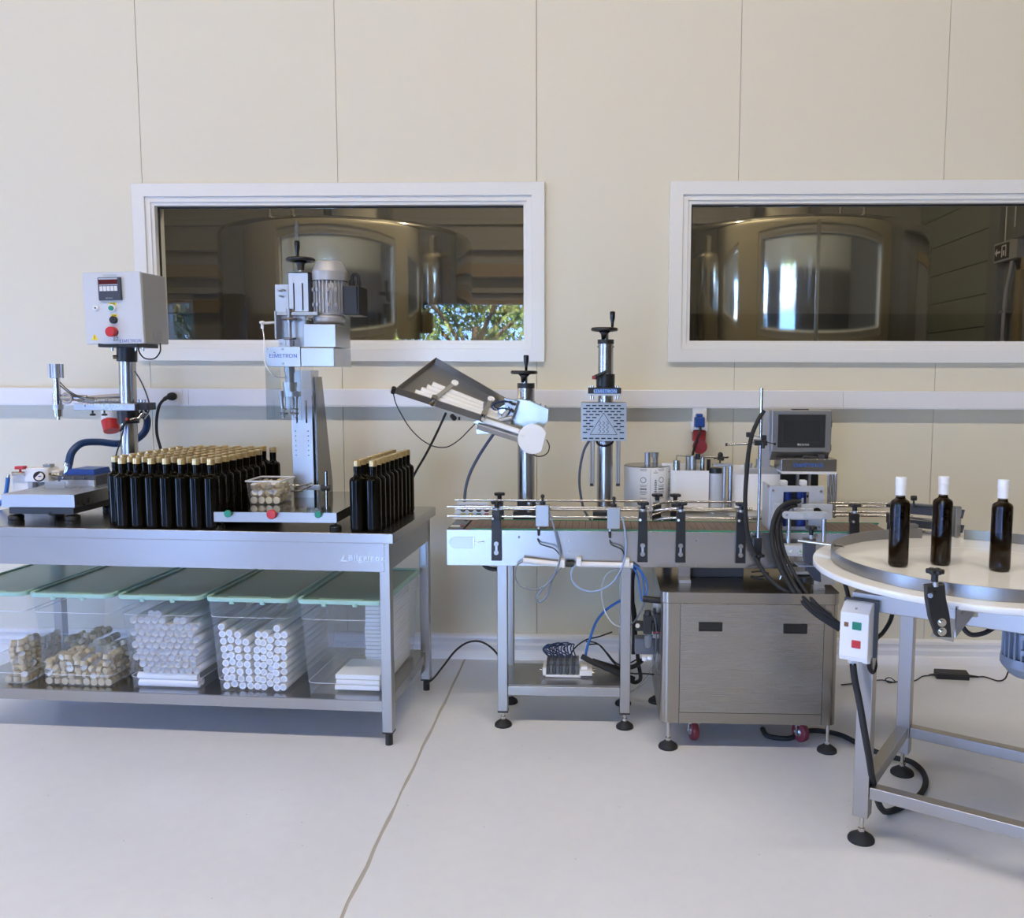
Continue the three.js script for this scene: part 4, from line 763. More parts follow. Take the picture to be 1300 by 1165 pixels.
// clear tub of spare caps on the plate
{
  const c = [-1.397, 0.9325, 0.80], w = 0.072, d = 0.082, h = 0.098;
  const t = thing('clear_tub', 'small clear plastic tub of caps standing on the capping machine plate', 'tub', c, undefined, true);
  const pos = [], f = (k, y) => [[-w * k, y, d * k], [w * k, y, d * k], [w * k, y, -d * k], [-w * k, y, -d * k]];
  const rows = [f(0.86, 0.0005), f(0.99, h)];
  for (let i = 0; i < 4; i++) { const a = rows[0][i], b = rows[0][(i + 1) % 4], cc = rows[1][(i + 1) % 4], dd = rows[1][i]; pos.push(...a, ...b, ...cc, ...a, ...cc, ...dd); }
  pos.push(...rows[0][0], ...rows[0][2], ...rows[0][1], ...rows[0][0], ...rows[0][3], ...rows[0][2]);
  const g = new THREE.BufferGeometry(); g.setAttribute('position', new THREE.BufferAttribute(new Float32Array(pos), 3)); g.computeVertexNormals();
  part('tub_wall', g, M.bin, t);
  const s = roundRect(-w * 1.06, -d * 1.06, 2.12 * w, 2.12 * d, 0.012); hole(s, roundRect(-w * 0.98, -d * 0.98, 1.96 * w, 1.96 * d, 0.008));
  part('rim', ext(s, 0.004, 0.001).rotateX(-Math.PI / 2).translate(0, h - 0.002, 0), M.binRib, t);
  let n = 0;
  for (let layer = 0; layer < 3; layer++) for (let a = 0; a < 4; a++) for (let b = 0; b < 5; b++) {
    if (layer === 2 && (a + b) % 2) continue;
    const x = -0.047 + a * 0.0315, z = 0.057 - b * 0.031, y = 0.017 + layer * 0.029;
    const q = layer === 0 && b === 0 ? [Math.PI / 2, 0, 0] : [rnd() * 6, rnd() * 6, rnd() * 6];
    putCap([c[0] + x + 0.003 * (rnd() - 0.5), c[1] + y, c[2] + z], 'gold and white bottle cap in the small clear tub on the capper', 'caps in the clear tub', q);
  }
}
// ---------------------------------------------------------------- the conveyor
const CF = 0.90, CT = 0.839, CB = 0.690;   // front face, top and bottom of its side panels
function starKnob(c, r = 0.0235, stem = 0.026) {
  // a six lobed knob on a stem; c = middle of the top
  const g = [lathe([[0, 0], [r * 0.62, 0], [r * 0.66, 0.004], [r * 0.66, 0.010], [r * 0.5, 0.0125], [0, 0.0125]].map(([a, b]) => [a, b - 0.0125]), 20).translate(...c)];
  for (let i = 0; i < 6; i++) { const a = i * Math.PI / 3 + 0.3; g.push(lathe([[0, -0.012], [r * 0.30, -0.012], [r * 0.36, -0.009], [r * 0.36, -0.003], [r * 0.28, -0.0005], [0, -0.0005]], 12).translate(c[0] + Math.cos(a) * r * 0.70, c[1], c[2] + Math.sin(a) * r * 0.70)); }
  g.push(lathe([[r * 0.40, -stem], [r * 0.42, -0.012]], 16).translate(...c));
  return g;
}
function foot(c, r, h, parent, mBase = M.rubber) {
  const f = part('foot', lathe([[0, 0], [r, 0], [r, 0.006], [r * 0.92, 0.012], [r * 0.42, 0.026], [r * 0.3, 0.030], [0, 0.031]], 28).translate(...c), mBase, parent);
  part('spindle', [rod([c[0], c[1] + 0.028, c[2]], [c[0], c[1] + h, c[2]], 0.0075), rod([c[0], c[1] + 0.030, c[2]], [c[0], c[1] + 0.042, c[2]], 0.0115, 0.0115, 6)], M.chrome, f);
}
{
  const t = thing('conveyor', 'stainless steel conveyor with twin guide rails and brown chain belt, standing on square legs', 'conveyor', [-0.132, 0, 0.78]);
  const xl = -0.631, xr = 1.20;
  part('front_panel', box(xl, xr, CB, CT, CF - 0.004, CF, 0.0015), M.steelPanel, t);
  part('back_panel', box(xl, xr, CB, CT, 0.655, 0.659, 0.0015), M.steelPanel, t);
  part('end_plate', box(xl, xl + 0.004, CB, CT, 0.659, CF - 0.004, 0), M.steelSoft, t);
  part('green_strip', [box(xl + 0.10, xr, CT - 0.001, CT + 0.0045, CF - 0.016, CF - 0.003, 0.001), box(xl + 0.10, xr, CT - 0.001, CT + 0.0045, 0.662, 0.672, 0.001)], M.greenStrip, t);
  // chain belt: one link plate after another
  const link = box(0, 0.0262, CT - 0.006, CT + 0.0035, 0.676, CF - 0.020, 0.0012), links = [];
  for (let x = xl + 0.075; x < xr - 0.03; x += 0.0275) links.push(x);
  links.slice(0, 300).forEach((x) => part('belt_link', link.clone().translate(x, 0, 0), M.belt, t));
  part('nose_plate', box(xl, xl + 0.065, CT - 0.004, CT + 0.001, 0.662, CF - 0.006, 0.001), M.blackGloss, t);
  // white warning plate standing at the back of the infeed
  const wp = part('warning_plate', ext([[-0.005, 0], [0.155, 0], [0.155, 0.075], [0.02, 0.075]], 0.003).translate(xl - 0.01, CT + 0.005, 0.668), M.white, t);
  for (let i = 0; i < 4; i++) { part('warning_sticker', [lathe([[0, 0.0006], [0.013, 0.0006], [0.013, 0]].reverse(), 20).rotateX(Math.PI / 2).translate(xl + 0.032 + i * 0.0345, CT + 0.050, 0.671)], M.black, wp); part('sticker_mark', [lathe([[0, 0.0004], [0.008, 0.0004], [0.008, 0]].reverse(), 16).rotateX(Math.PI / 2).translate(xl + 0.032 + i * 0.0345, CT + 0.052, 0.6717), box(xl + 0.022 + i * 0.0345, xl + 0.042 + i * 0.0345, CT + 0.026, CT + 0.032, 0.671, 0.6716, 0)], [M.yellow, M.yellow, M.greenStrip, M.red][i], wp); }
  part('infeed_label', [box(xl + 0.004, xl + 0.045, CT + 0.001, CT + 0.0018, 0.80, 0.84, 0)], M.white, t); part('infeed_mark', box(xl + 0.040, xl + 0.06, CT + 0.001, CT + 0.002, 0.79, 0.82, 0), M.redDull, t);
  // tension slot cover on the front panel
  part('slot_cover', ext((() => { const s = new THREE.Shape(), a = -0.618, b = -0.52, y0 = 0.762, y1 = 0.81, r = (y1 - y0) / 2; s.moveTo(b, y0); s.lineTo(b, y1); s.lineTo(a + r, y1); s.absarc(a + r, y0 + r, r, Math.PI / 2, Math.PI * 1.5); return s; })(), 0.002, 0.0006).translate(0, 0, CF + 0.0006), M.alu, t);
  part('tension_bolt', [rod([-0.52,0.787,0.903], [-0.481,0.788,0.903], 0.0022, 0.0022, 8), rod([-0.487,0.788,0.903], [-0.477,0.788,0.903], 0.005, 0.005, 6), box(-0.52, -0.515, 0.765, 0.807, CF, CF + 0.006, 0)], M.chrome, t);
  const bolts = [[660, 682], [724, 686], [724, 700], [885, 685], [885, 718], [862, 702], [862, 717], [660, 681]];
  bolts.forEach(([x, y]) => { const X = -0.6247 + (x - 569) * 0.003219 + 0.0, Y = CT - (y - 672.3 - (x - 567) * 0.006) * 0.003262; part('panel_bolt', [rod([X, Y, CF - 0.001], [X, Y, CF + 0.003], 0.0050, 0.0045, 10)], M.steelSoft, t); });
  // legs, lower frame and pan
  const lx = [[-0.424, -0.382], [0.088, 0.13]];
  for (const [a, b] of lx) for (const [z0, z1] of [[CF - 0.044, CF - 0.004], [0.60, 0.64]]) {
    const leg = part('leg', box(a, b, 0.068, CB + 0.02, z0, z1, 0.003), M.steelSoft, t);
    part('leg_cap', box(a - 0.0005, b + 0.0005, 0.062, 0.069, z0 - 0.0005, z1 + 0.0005, 0.001), M.black, leg);
    foot([(a + b) / 2, 0, (z0 + z1) / 2], 0.0365, 0.064, leg);
  }
  part('lower_rail', [box(lx[0][1], lx[1][0], 0.137, 0.177, CF - 0.042, CF - 0.006, 0.003)], M.steelSoft, t);
  part('lower_rail', [box(lx[0][1], lx[1][0], 0.137, 0.177, 0.602, 0.638, 0.003)], M.steelSoft, t);
  for (const [a, b] of lx) part('side_rail', box(a + 0.003, b - 0.003, 0.137, 0.177, 0.64, CF - 0.044, 0.003), M.steelSoft, t);
  part('pan', box(lx[0][1] - 0.02, lx[1][0] + 0.02, 0.176, 0.179, 0.61, CF - 0.02, 0), M.steelSoft, t);
  part('drive_pulley', [new THREE.TorusGeometry(0.066, 0.009, 8, 30, Math.PI).rotateZ(Math.PI).translate(-0.458, CB + 0.01, 0.72)], M.black, t);
  // guide rails in pairs, in two runs, with the bent lead-in between them
  for (const z of [CF - 0.018, 0.690]) for (const y of [0.932, 0.893]) {
    part('guide_rail', [rod([-0.63, y, z], [0.20, y, z], 0.0052, 0.0052, 10)], M.chrome, t);
    part('guide_rail', [tube([[0.222, y - 0.016, z - (z > 0.8 ? 0.03 : -0.03)], [0.25, y - 0.008, z - (z > 0.8 ? 0.02 : -0.02)], [0.305, y, z], [0.36, y, z], [0.62, y, z]], 0.0052, 10, 30)], M.chrome, t);
    part('guide_rail', [rod([0.98, y, z - (z > 0.8 ? 0.10 : 0)], [1.30, y, z - (z > 0.8 ? 0.10 : 0)], 0.0052, 0.0052, 10)], M.chrome, t);
  }
  // rail brackets: slotted black plate, block, star knob, clamp pin
  const bracket = (x, front, long = 1) => {
    const z = front ? CF : 0.66, s = front ? 1 : -1, b = part('rail_bracket', [ext([[-0.020, front ? 0.715 : CB], [0.020, front ? 0.715 : CB], [0.0175, 0.885], [-0.0175, 0.885]].map(([a, y]) => [a + x, Math.max(y, CT - 0.150 * long)]), 0.012, 0.001).translate(0, 0, front ? z + 0.001 : z - 0.014)], M.black, t);
    part('clamp_block', box(x - 0.017, x + 0.017, 0.882, 0.922, front ? z - 0.020 : z - 0.016, front ? z + 0.018 : z + 0.030, 0.003), M.black, b);
    part('star_knob', starKnob([x + 0.001, 0.961, z + s * 0.002], 0.0235, 0.04), M.black, b);
    part('clamp_stud', [rod([x + 0.001, 0.918, z + s * 0.002], [x + 0.001, 0.932, z + s * 0.002], 0.010, 0.010, 14)], M.alu, b);
    if (front) {
      part('clamp_pin', [rod([x - 0.009, 0.893, z + 0.012], [x - 0.012, 0.892, z + 0.034], 0.0055, 0.0055, 12)], M.chrome, b);
      part('slot', [roundRect(x - 0.0045, 0.742, 0.009, 0.05, 0.0045)].map((q) => ext(q, 0.0015).translate(0, 0, z + 0.0135)), M.alu, b);
      for (const y of [0.748, 0.784]) part('washer', [rod([x, y, z + 0.014], [x, y, z + 0.019], 0.0095, 0.0095, 18), rod([x, y, z + 0.018], [x, y, z + 0.024], 0.006, 0.006, 6)], M.steelSoft, b);
    }
  };
  for (const x of [-0.424, 0.174, 0.328, 0.571]) bracket(x, true);
  for (const x of [-0.441, 0.247, 0.325, 0.915]) bracket(x, false, 0.8);
  bracket(1.026, true, 0.5); bracket(1.176, true, 0.5);
  // bottle sensors on the rails
  for (const [a, b, y0, y1] of [[-0.262, -0.207, 0.859, 0.947], [0.029, 0.082, 0.852, 0.94]]) {
    const s = part('sensor', box(a, b, y0, y1, 0.885, 0.925, 0.003), M.steelBox, t);
    part('thumb_screw', [rod([(a + b) / 2, y1, 0.905], [(a + b) / 2, y1 + 0.012, 0.905], 0.012, 0.012, 14), rod([(a + b) / 2, y1 + 0.012, 0.905], [(a + b) / 2, y1 + 0.03, 0.905], 0.005), new THREE.SphereGeometry(0.0085, 14, 10).translate((a + b) / 2, y1 + 0.034, 0.905)], M.black, s);
    part('connector', [rod([a + 0.012, y0 + 0.002, 0.905], [a + 0.012, y0 - 0.012, 0.905], 0.0075), rod([a + 0.035, y0 + 0.004, 0.905], [a + 0.038, y0 - 0.006, 0.910], 0.005)], M.chrome, s);
    part('plug', rod([a + 0.011, y0 - 0.010, 0.905], [a + 0.012, y0 - 0.040, 0.905], 0.0065, 0.005, 12), M.black, s);
  }
  // white conduits along the bottom of the panel
  part('conduit', rod([-0.313,0.721,0.93], [-0.156,0.702,0.92], 0.0115, 0.0115, 16), M.white, t);
  part('conduit', rod([-0.085,0.705,0.92], [0.135,0.702,0.92], 0.0115, 0.0115, 16), M.white, t);
  for (const c of [[-0.152,0.708,0.925], [-0.085,0.715,0.925], [0.111,0.714,0.925]]) part('conduit_clip', box(c[0] - 0.010, c[0] + 0.010, c[1] - 0.016, c[1] + 0.018, 0.902, 0.940, 0.003), M.whiteMatt, t);
  part('cable_gland', rod([-0.139,0.706,0.93], [-0.104,0.705,0.93], 0.011, 0.011, 14), M.black, t);
}
// cables of the conveyor: each one is its own
const cable = (name, label, pts, r, m, group) => solo(name, tube(pts, r, 8), m, label, 'cable', group);
cable('sensor_cable', 'black lead curving from the first bottle sensor down to the white conduit', [[-0.255,0.804,0.905], [-0.243,0.788,0.92], [-0.216,0.78,0.93], [-0.187,0.772,0.935], [-0.168,0.753,0.935], [-0.16,0.735,0.93]], 0.0028, M.rubber);
cable('sensor_cable', 'black lead curving from the second bottle sensor down to the white conduit', [[0.04,0.801,0.905], [0.048,0.787,0.92], [0.068,0.78,0.93], [0.088,0.771,0.935], [0.097,0.755,0.935], [0.101,0.735,0.93]], 0.0028, M.rubber);
cable('air_line', 'blue air line dropping from the first sensor and looping below the panel', [[-0.205,0.917,0.915], [-0.188,0.861,0.925], [-0.171,0.791,0.935], [-0.161,0.741,0.94], [-0.174,0.69,0.945], [-0.206,0.637,0.945], [-0.238,0.598,0.945], [-0.257,0.571,0.945], [-0.247,0.552,0.945], [-0.219,0.57,0.94], [-0.197,0.628,0.935], [-0.178,0.686,0.93]], 0.0036, M.braid);
cable('braided_line', 'black and white braided line in a loose loop under the left white conduit', [[-0.313,0.717,0.93], [-0.338,0.699,0.935], [-0.346,0.664,0.94], [-0.334,0.629,0.945], [-0.302,0.61,0.945], [-0.264,0.604,0.945], [-0.225,0.617,0.945], [-0.193,0.647,0.945], [-0.168,0.682,0.94], [-0.145,0.701,0.935]], 0.0034, M.braidDark);
cable('air_line', 'light blue braided line hanging in a wide loop under the right conduit', [[-0.085,0.708,0.935], [-0.11,0.692,0.94], [-0.116,0.661,0.945], [-0.103,0.629,0.945], [-0.071,0.606,0.945], [-0.029,0.598,0.945], [0.015,0.61,0.945], [0.053,0.637,0.945], [0.085,0.689,0.945], [0.102,0.743,0.94], [0.106,0.794,0.935], [0.1,0.85,0.925], [0.09,0.904,0.915]], 0.0036, M.braidBlue);
cable('white_cable', 'thin white cable hanging in a long bow beside the right conveyor leg', [[0.072,0.659,0.8], [0.032,0.638,0.8], [0.009,0.581,0.8], [0.013,0.513,0.8], [0.033,0.455,0.8], [0.06,0.421,0.8], [0.094,0.408,0.8]], 0.0026, M.whiteMatt);
cable('blue_hose', 'bright blue air hose bowing from behind the right conveyor leg to the shelf', [[0.103,0.525,0.78], [0.067,0.502,0.77], [0.024,0.467,0.76], [-0.013,0.416,0.75], [-0.037,0.349,0.74], [-0.054,0.293,0.74], [-0.06,0.255,0.74]], 0.0058, M.blueLine);
for (const [i, pts] of [[[0.137,0.707,0.92], [0.162,0.688,0.92], [0.185,0.649,0.92], [0.195,0.606,0.92], [0.183,0.559,0.93]], [[0.134,0.693,0.9], [0.154,0.657,0.9], [0.164,0.6,0.91], [0.173,0.553,0.92]], [[0.137,0.701,0.91], [0.169,0.669,0.91], [0.18,0.617,0.91], [0.18,0.55,0.92]]].entries()) cable('blue_air_line', ['outer of three blue air lines running from the conduit end to the cabinet side', 'inner of three blue air lines running from the conduit end to the cabinet side', 'middle of three blue air lines running from the conduit end to the cabinet side'][i], pts, 0.0033, M.blueLine, 'blue air lines beside the cabinet');
cable('power_cable', 'black cable arching over the floor from the work table to the conveyor leg', [[-0.795,0.057,0.56], [-0.761,0.087,0.58], [-0.702,0.165,0.62], [-0.634,0.255,0.66], [-0.578,0.295,0.68], [-0.527,0.302,0.69], [-0.485,0.282,0.69], [-0.447,0.243,0.69], [-0.421,0.19,0.68]], 0.0045, M.rubber);
for (const [i, [pts, r]] of [[[[0.098,0.626,0.7], [0.123,0.554,0.69], [0.152,0.447,0.68], [0.16,0.323,0.68], [0.175,0.199,0.68], [0.181,0.145,0.7], [0.157,0.138,0.72], [0.125,0.159,0.74]], 0.0085], [[[-0.074,0.258,0.74], [-0.036,0.244,0.76], [0.025,0.221,0.77], [0.1,0.19,0.77], [0.151,0.166,0.76]], 0.0125], [[[-0.03,0.227,0.7], [0.026,0.21,0.7], [0.095,0.194,0.7], [0.157,0.205,0.7], [0.186,0.237,0.72]], 0.0105], [[[0.151,0.649,0.72], [0.143,0.592,0.7], [0.144,0.502,0.69], [0.152,0.358,0.68], [0.15,0.252,0.68]], 0.0085]].entries())
  cable('black_hose', ['thick black hose hanging behind the right conveyor leg and turning back at the shelf', 'thick black corrugated hose lying along the front of the conveyor shelf', 'black corrugated hose on the shelf behind the front one', 'black hose running straight down beside the right conveyor leg'][i], pts, r, M.rubber, 'black hoses round the right conveyor leg');
for (const [i, pts] of [[[-0.133,0.243,0.72], [-0.106,0.286,0.71], [-0.058,0.319,0.7], [-0.003,0.334,0.7], [0.056,0.356,0.7]], [[-0.058,0.312,0.7], [-0.013,0.309,0.71], [0.018,0.284,0.72], [0.06,0.232,0.73], [0.09,0.208,0.74], [0.133,0.201,0.78], [0.19,0.224,0.85], [0.227,0.239,0.9]], [[-0.051,0.298,0.7], [-0.003,0.299,0.7], [0.032,0.264,0.7], [0.084,0.211,0.7], [0.126,0.215,0.7], [0.176,0.248,0.72]]].entries()) cable('black_lead', ['thin black lead rising from the terminal block to the right', 'thin black lead sagging from the shelf to the cabinet side', 'thin black lead looping behind the blue air hose'][i], pts, 0.0032, M.rubber, 'thin black leads over the conveyor shelf');
cable('grey_cable', 'grey cable curving from the cabinet side down behind the right conveyor foot', [[0.226,0.282,0.85], [0.217,0.238,0.84], [0.19,0.171,0.8], [0.155,0.121,0.76], [0.126,0.088,0.72]], 0.0036, M.aluPaint);
{
  const t = thing('valve_terminal', 'white valve terminal with a row of dark grey modules lying on the conveyor shelf', 'valve terminal', [-0.142, 0.179, 0.74]);
  const x0 = -0.243, x1 = -0.029, w = x1 - x0;
  part('base', [box(x0, x1, 0.180, 0.192, 0.70, 0.79, 0.003), box(x0, x0 + 0.016, 0.18, 0.222, 0.70, 0.79, 0.003), box(x1 - 0.055, x1, 0.18, 0.212, 0.70, 0.79, 0.003), box(x1 - 0.05, x1 - 0.022, 0.21, 0.224, 0.71, 0.775, 0.003)], M.white, t);
  for (let i = 0; i < 10; i++) part('module', [box(x0 + 0.0165 + i * 0.0138, x0 + 0.0292 + i * 0.0138, 0.188, 0.232, 0.72, 0.788, 0.001), box(x0 + 0.0165 + i * 0.0138, x0 + 0.0292 + i * 0.0138, 0.228, 0.247, 0.695, 0.772, 0.001)], i % 2 ? M.slateLight : M.darkGrey, t);
  part('port', [rod([x0 - 0.012, 0.20, 0.75], [x0, 0.20, 0.75], 0.006), rod([x1, 0.205, 0.75], [x1 + 0.014, 0.205, 0.75], 0.006), rod([x1, 0.192, 0.76], [x1 + 0.012, 0.192, 0.76], 0.005)], M.chrome, t);
}
for (let i = 0; i < 9; i++) { const a = -0.219 + i * 0.0135, h = 0.285 - 0.004 * (i % 3) + 0.004 * i * (i < 4 ? 1 : 0.4); cable('blue_tube', 'thin dark blue tube looping out of the top of the valve terminal', [[a + 0.012, 0.245, 0.735], [a - 0.004 + 0.01 * rnd(), h - 0.012, 0.70], [a + 0.02 * (rnd() - 0.6), h, 0.68 - 0.02 * rnd()], [a - 0.03 - 0.012 * i * rnd(), h - 0.02, 0.67], [a - 0.02 + 0.02 * rnd(), 0.235, 0.675]], 0.0028, M.blueTube, 'tangle of blue tubes on the valve terminal'); }
{
  // air preparation unit hanging at the cabinet's left side
  const t = thing('air_unit', 'black air regulator with clear bowl and fittings on the left side of the cabinet', 'regulator', [0.197, 0.33, 0.95]);
  part('regulator_body', [box(0.178, 0.213, 0.43, 0.505, 0.93, 0.97, 0.004), rod([0.197,0.496,0.95], [0.196,0.523,0.95], 0.015, 0.013, 18), box(0.148, 0.24, 0.441, 0.477, 0.93, 0.965, 0.004), box(0.218, 0.243, 0.428, 0.51, 0.93, 0.965, 0.004)], M.black, t);
  part('bowl', [lathe([[0, -0.055], [0.010, -0.053], [0.0165, -0.045], [0.018, 0]], 20).translate(0.199,0.421,0.95)], M.bowl, t);
  part('gauge', [rod([0.155,0.464,0.965], [0.154,0.467,0.975], 0.011, 0.011, 18)], M.black, t);
  part('gauge_face', [rod([0.154,0.467,0.975], [0.154,0.468,0.977], 0.009, 0.009, 16)], M.alu, t);
  part('solenoid', [box(0.146, 0.236, 0.335, 0.402, 0.88, 0.935, 0.004)], M.slateLight, t);
  part('fitting', [rod([0.176,0.569,0.94], [0.239,0.563,0.94], 0.013, 0.013, 14), rod([0.223,0.533,0.95], [0.224,0.507,0.95], 0.006)], M.black, t);
  part('silencer', [rod([0.184,0.335,0.95], [0.184,0.315,0.95], 0.012, 0.009, 14), rod([0.206,0.336,0.95], [0.207,0.322,0.95], 0.012, 0.012, 14)], M.whiteMatt, t);
  parts('tube', [tube([[0.214,0.523,0.95], [0.226,0.48,0.97], [0.231,0.395,0.96], [0.227,0.306,0.94]], 0.0025, 6), tube([[0.182,0.555,0.95], [0.151,0.486,0.94], [0.13,0.448,0.9]], 0.0035, 6), tube([[0.218,0.402,0.95], [0.223,0.326,0.95], [0.236,0.277,0.95]], 0.0025, 6)], M.slateLight, t);
  for (const [x, y] of [[0, 0], [0.012, 0.002]]) part('indicator', new THREE.SphereGeometry(0.0035, 8, 6).translate(0.223 + x, 0.437 + y, 0.97), M.red, t);
  part('mount', box(0.216, 0.255, 0.40, 0.56, 0.91, 0.93, 0.002), M.steelSoft, t);
}
// ---------------------------------------------------------------- capsule dispenser on its column
{
  const t = thing('capsule_dispenser', 'tilted steel tray dispenser with white disc on a column with black handwheel', 'capsule dispenser', [-0.334, 0.70, 0.57]);
  const cx = -0.331, z = 0.57;
  part('column', rod([cx, 0.70, z], [cx, 1.424, z], 0.0375, 0.0375, 28), M.steel, t);
  part('column_base', [box(cx - 0.055, cx + 0.055, 0.80, 0.872, z - 0.05, z + 0.048, 0.004), box(cx - 0.036, cx + 0.045, 0.872, 0.922, z + 0.02, z + 0.05, 0.004)], M.black, t);
  part('base_clamp', [rod([-0.293,0.908,0.6], [-0.258,0.905,0.6], 0.007), rod([-0.313,0.915,0.62], [-0.313,0.869,0.62], 0.016, 0.016, 14)], M.chrome, t);
  part('top_cap', [rod([cx, 1.415, z], [cx, 1.437, z], 0.0385, 0.0385, 28)], M.black, t);
  part('wheel_shaft', [rod([cx - 0.004, 1.434, z], [cx - 0.004, 1.465, z], 0.013)], M.chrome, t);
  handwheel(t, [-0.339,1.484,0.57], 0.062, 0.009, 0.076);
  // tray: four corners of its floor
  const A = V(-0.862,1.395,0.78), B = V(-0.74,1.523,0.56), C = V(-0.436,1.344,0.5), D = V(-0.356,1.226,0.7);
  const n = new THREE.Vector3().subVectors(D, A).cross(new THREE.Vector3().subVectors(B, A)).normalize();
  const up = (p, h) => p.clone().addScaledVector(n, h);
  const sheet = (p, q, h) => { const s = (a) => [a.x, a.y, a.z], a = s(p), b = s(q), c = s(up(q, h)), d = s(up(p, h)), o = V(0, 0, 0); const e = new THREE.Vector3().subVectors(q, p).cross(n).normalize().multiplyScalar(0.003); const f = (v) => [v[0] + e.x, v[1] + e.y, v[2] + e.z]; const P = [a, b, c, d, ...[a, b, c, d].map(f)]; const idx = [0, 1, 2, 0, 2, 3, 4, 6, 5, 4, 7, 6, 3, 2, 6, 3, 6, 7, 0, 3, 7, 0, 7, 4, 1, 5, 6, 1, 6, 2, 0, 4, 5, 0, 5, 1]; const g = new THREE.BufferGeometry(); g.setAttribute('position', new THREE.BufferAttribute(new Float32Array(idx.flatMap((i) => P[i])), 3)); g.computeVertexNormals(); return g; };
  const floorG = (() => { const P = [A, B, C, D], Q = P.map((p) => up(p, -0.003)), idx = [[0, 1, 2], [0, 2, 3]], v = []; for (const [i, j, k] of idx) v.push(P[i], P[k], P[j], Q[i], Q[j], Q[k]); const g = new THREE.BufferGeometry(); g.setAttribute('position', new THREE.BufferAttribute(new Float32Array(v.flatMap((p) => [p.x, p.y, p.z])), 3)); g.computeVertexNormals(); return g; })();
  part('tray_floor', floorG, M.steelTray, t);
  part('tray_wall', sheet(A, D, 0.036), M.steelBox, t); part('tray_wall', sheet(A, B, 0.036), M.steelSoft, t); part('tray_wall', sheet(B, C, 0.036), M.steelBox, t); part('tray_wall', sheet(C, D.clone().lerp(C, 0.75), 0.036), M.steelSoft, t);
  const on = (u, v, h) => { const p = A.clone().lerp(D, u), q = B.clone().lerp(C, u); return up(p.lerp(q, v), h).toArray(); };
  // cross straps over the tray with their end screws
  for (const u of [0.30, 0.70]) {
    const a = on(u, -0.015, 0.040), b = on(u + 0.07, 0.63, 0.040);
    const st = part('strap', aim(new THREE.BoxGeometry(0.020, V(...a).distanceTo(V(...b)), 0.002), a, b), M.steelTray, t);
    part('strap_tab', [rod(on(u + 0.068, 0.60, 0.036), on(u + 0.068, 0.60, 0.045), 0.016, 0.016, 18)], M.paper, st);
    part('strap_clamp', [rod(on(u, -0.02, 0.01), on(u, -0.02, 0.055), 0.014, 0.014, 6), rod(on(u, -0.10, 0.03), on(u, 0.03, 0.03), 0.009, 0.009, 10)], M.chrome, st);
  }
  part('corner_plug', rod(on(-0.012, -0.03, 0.006), on(-0.012, -0.03, 0.034), 0.010), M.black, t);
  part('support_knob', [rod([-0.634,1.297,0.72], [-0.621,1.288,0.74], 0.011, 0.011, 14), rod([-0.607,1.293,0.7], [-0.607,1.279,0.7], 0.004)], M.black, t);
  // feed head: side plate, under plate, chute, disc
  const pl = (pts, zz, d) => ext(pts.map((p) => [p[0], p[1]]), d, 0.0008).translate(0, 0, zz);
  part('head_plate', pl([[-0.552,1.267,0.66], [-0.419,1.199,0.66], [-0.254,1.238,0.66], [-0.23,1.279,0.66], [-0.227,1.327,0.66], [-0.312,1.36,0.66], [-0.367,1.37,0.66], [-0.459,1.322,0.66]], 0.645, 0.006), M.steelSmudged, t);
  part('plate_edge', [rod([-0.312,1.364,0.66], [-0.227,1.327,0.66], 0.0025, 0.0025, 6), ...[[-0.288,1.355,0.66], [-0.261,1.344,0.66], [-0.24,1.337,0.66]].map((p) => rod([p[0], p[1] - 0.004, p[2]], [p[0] + 0.002, p[1] + 0.006, p[2]], 0.004, 0.004, 8))], M.steelSoft, t);
  part('under_plate', pl([[-0.536,1.253,0.7], [-0.533,1.219,0.7], [-0.475,1.222,0.7], [-0.397,1.219,0.7], [-0.373,1.233,0.7]], 0.69, 0.005), M.steelSmudged, t);
  part('chute', [aim(new RoundedBoxGeometry(0.026, V(-0.523,1.258,0.74).distanceTo(V(-0.346,1.202,0.74)), 0.020, 1, 0.003).rotateY(0.4), [-0.523,1.258,0.74], [-0.346,1.202,0.74])], M.steelBox, t);
  part('chute_cover', [aim(new RoundedBoxGeometry(0.022, V(-0.508,1.285,0.73).distanceTo(V(-0.343,1.232,0.73)), 0.03, 1, 0.006), [-0.508,1.285,0.73], [-0.343,1.232,0.73])], M.sleeve, t);
  part('white_disc', (() => { const s = new THREE.Shape(), r = 0.0615; s.absarc(0, 0, r, -0.72, Math.PI * 2 - 1.55, false); s.closePath(); const q = new THREE.Shape(); q.moveTo(r * Math.cos(0.42), r * Math.sin(0.42)); q.absarc(0, 0, r, 0.42, Math.PI * 2 - 0.95, false); q.closePath(); return ext(q, 0.012, 0.002).translate(-0.286,1.204,0.755); })(), M.plateDisc, t);
  part('disc_screw', lathe([[0, 0.002], [0.007, 0.002], [0.008, 0]].reverse(), 14).rotateX(Math.PI / 2).translate(-0.326,1.221,0.77), M.plateDisc, t);
  part('disc_lead', tube([[-0.229,1.2,0.74], [-0.218,1.176,0.74], [-0.222,1.149,0.74], [-0.242,1.132,0.74], [-0.269,1.129,0.74], [-0.29,1.138,0.73]], 0.0026, 6), M.rubber, t);
  part('cylinder_block', [pl([[-0.413,1.375,0.7], [-0.356,1.361,0.7], [-0.376,1.294,0.7], [-0.403,1.301,0.7]], 0.68, 0.03), rod([-0.445,1.274,0.72], [-0.378,1.292,0.72], 0.010), rod([-0.423,1.287,0.71], [-0.392,1.321,0.71], 0.012), box(-0.436, -0.423, 1.274, 1.304, 0.69, 0.72)], M.steelBox, t);
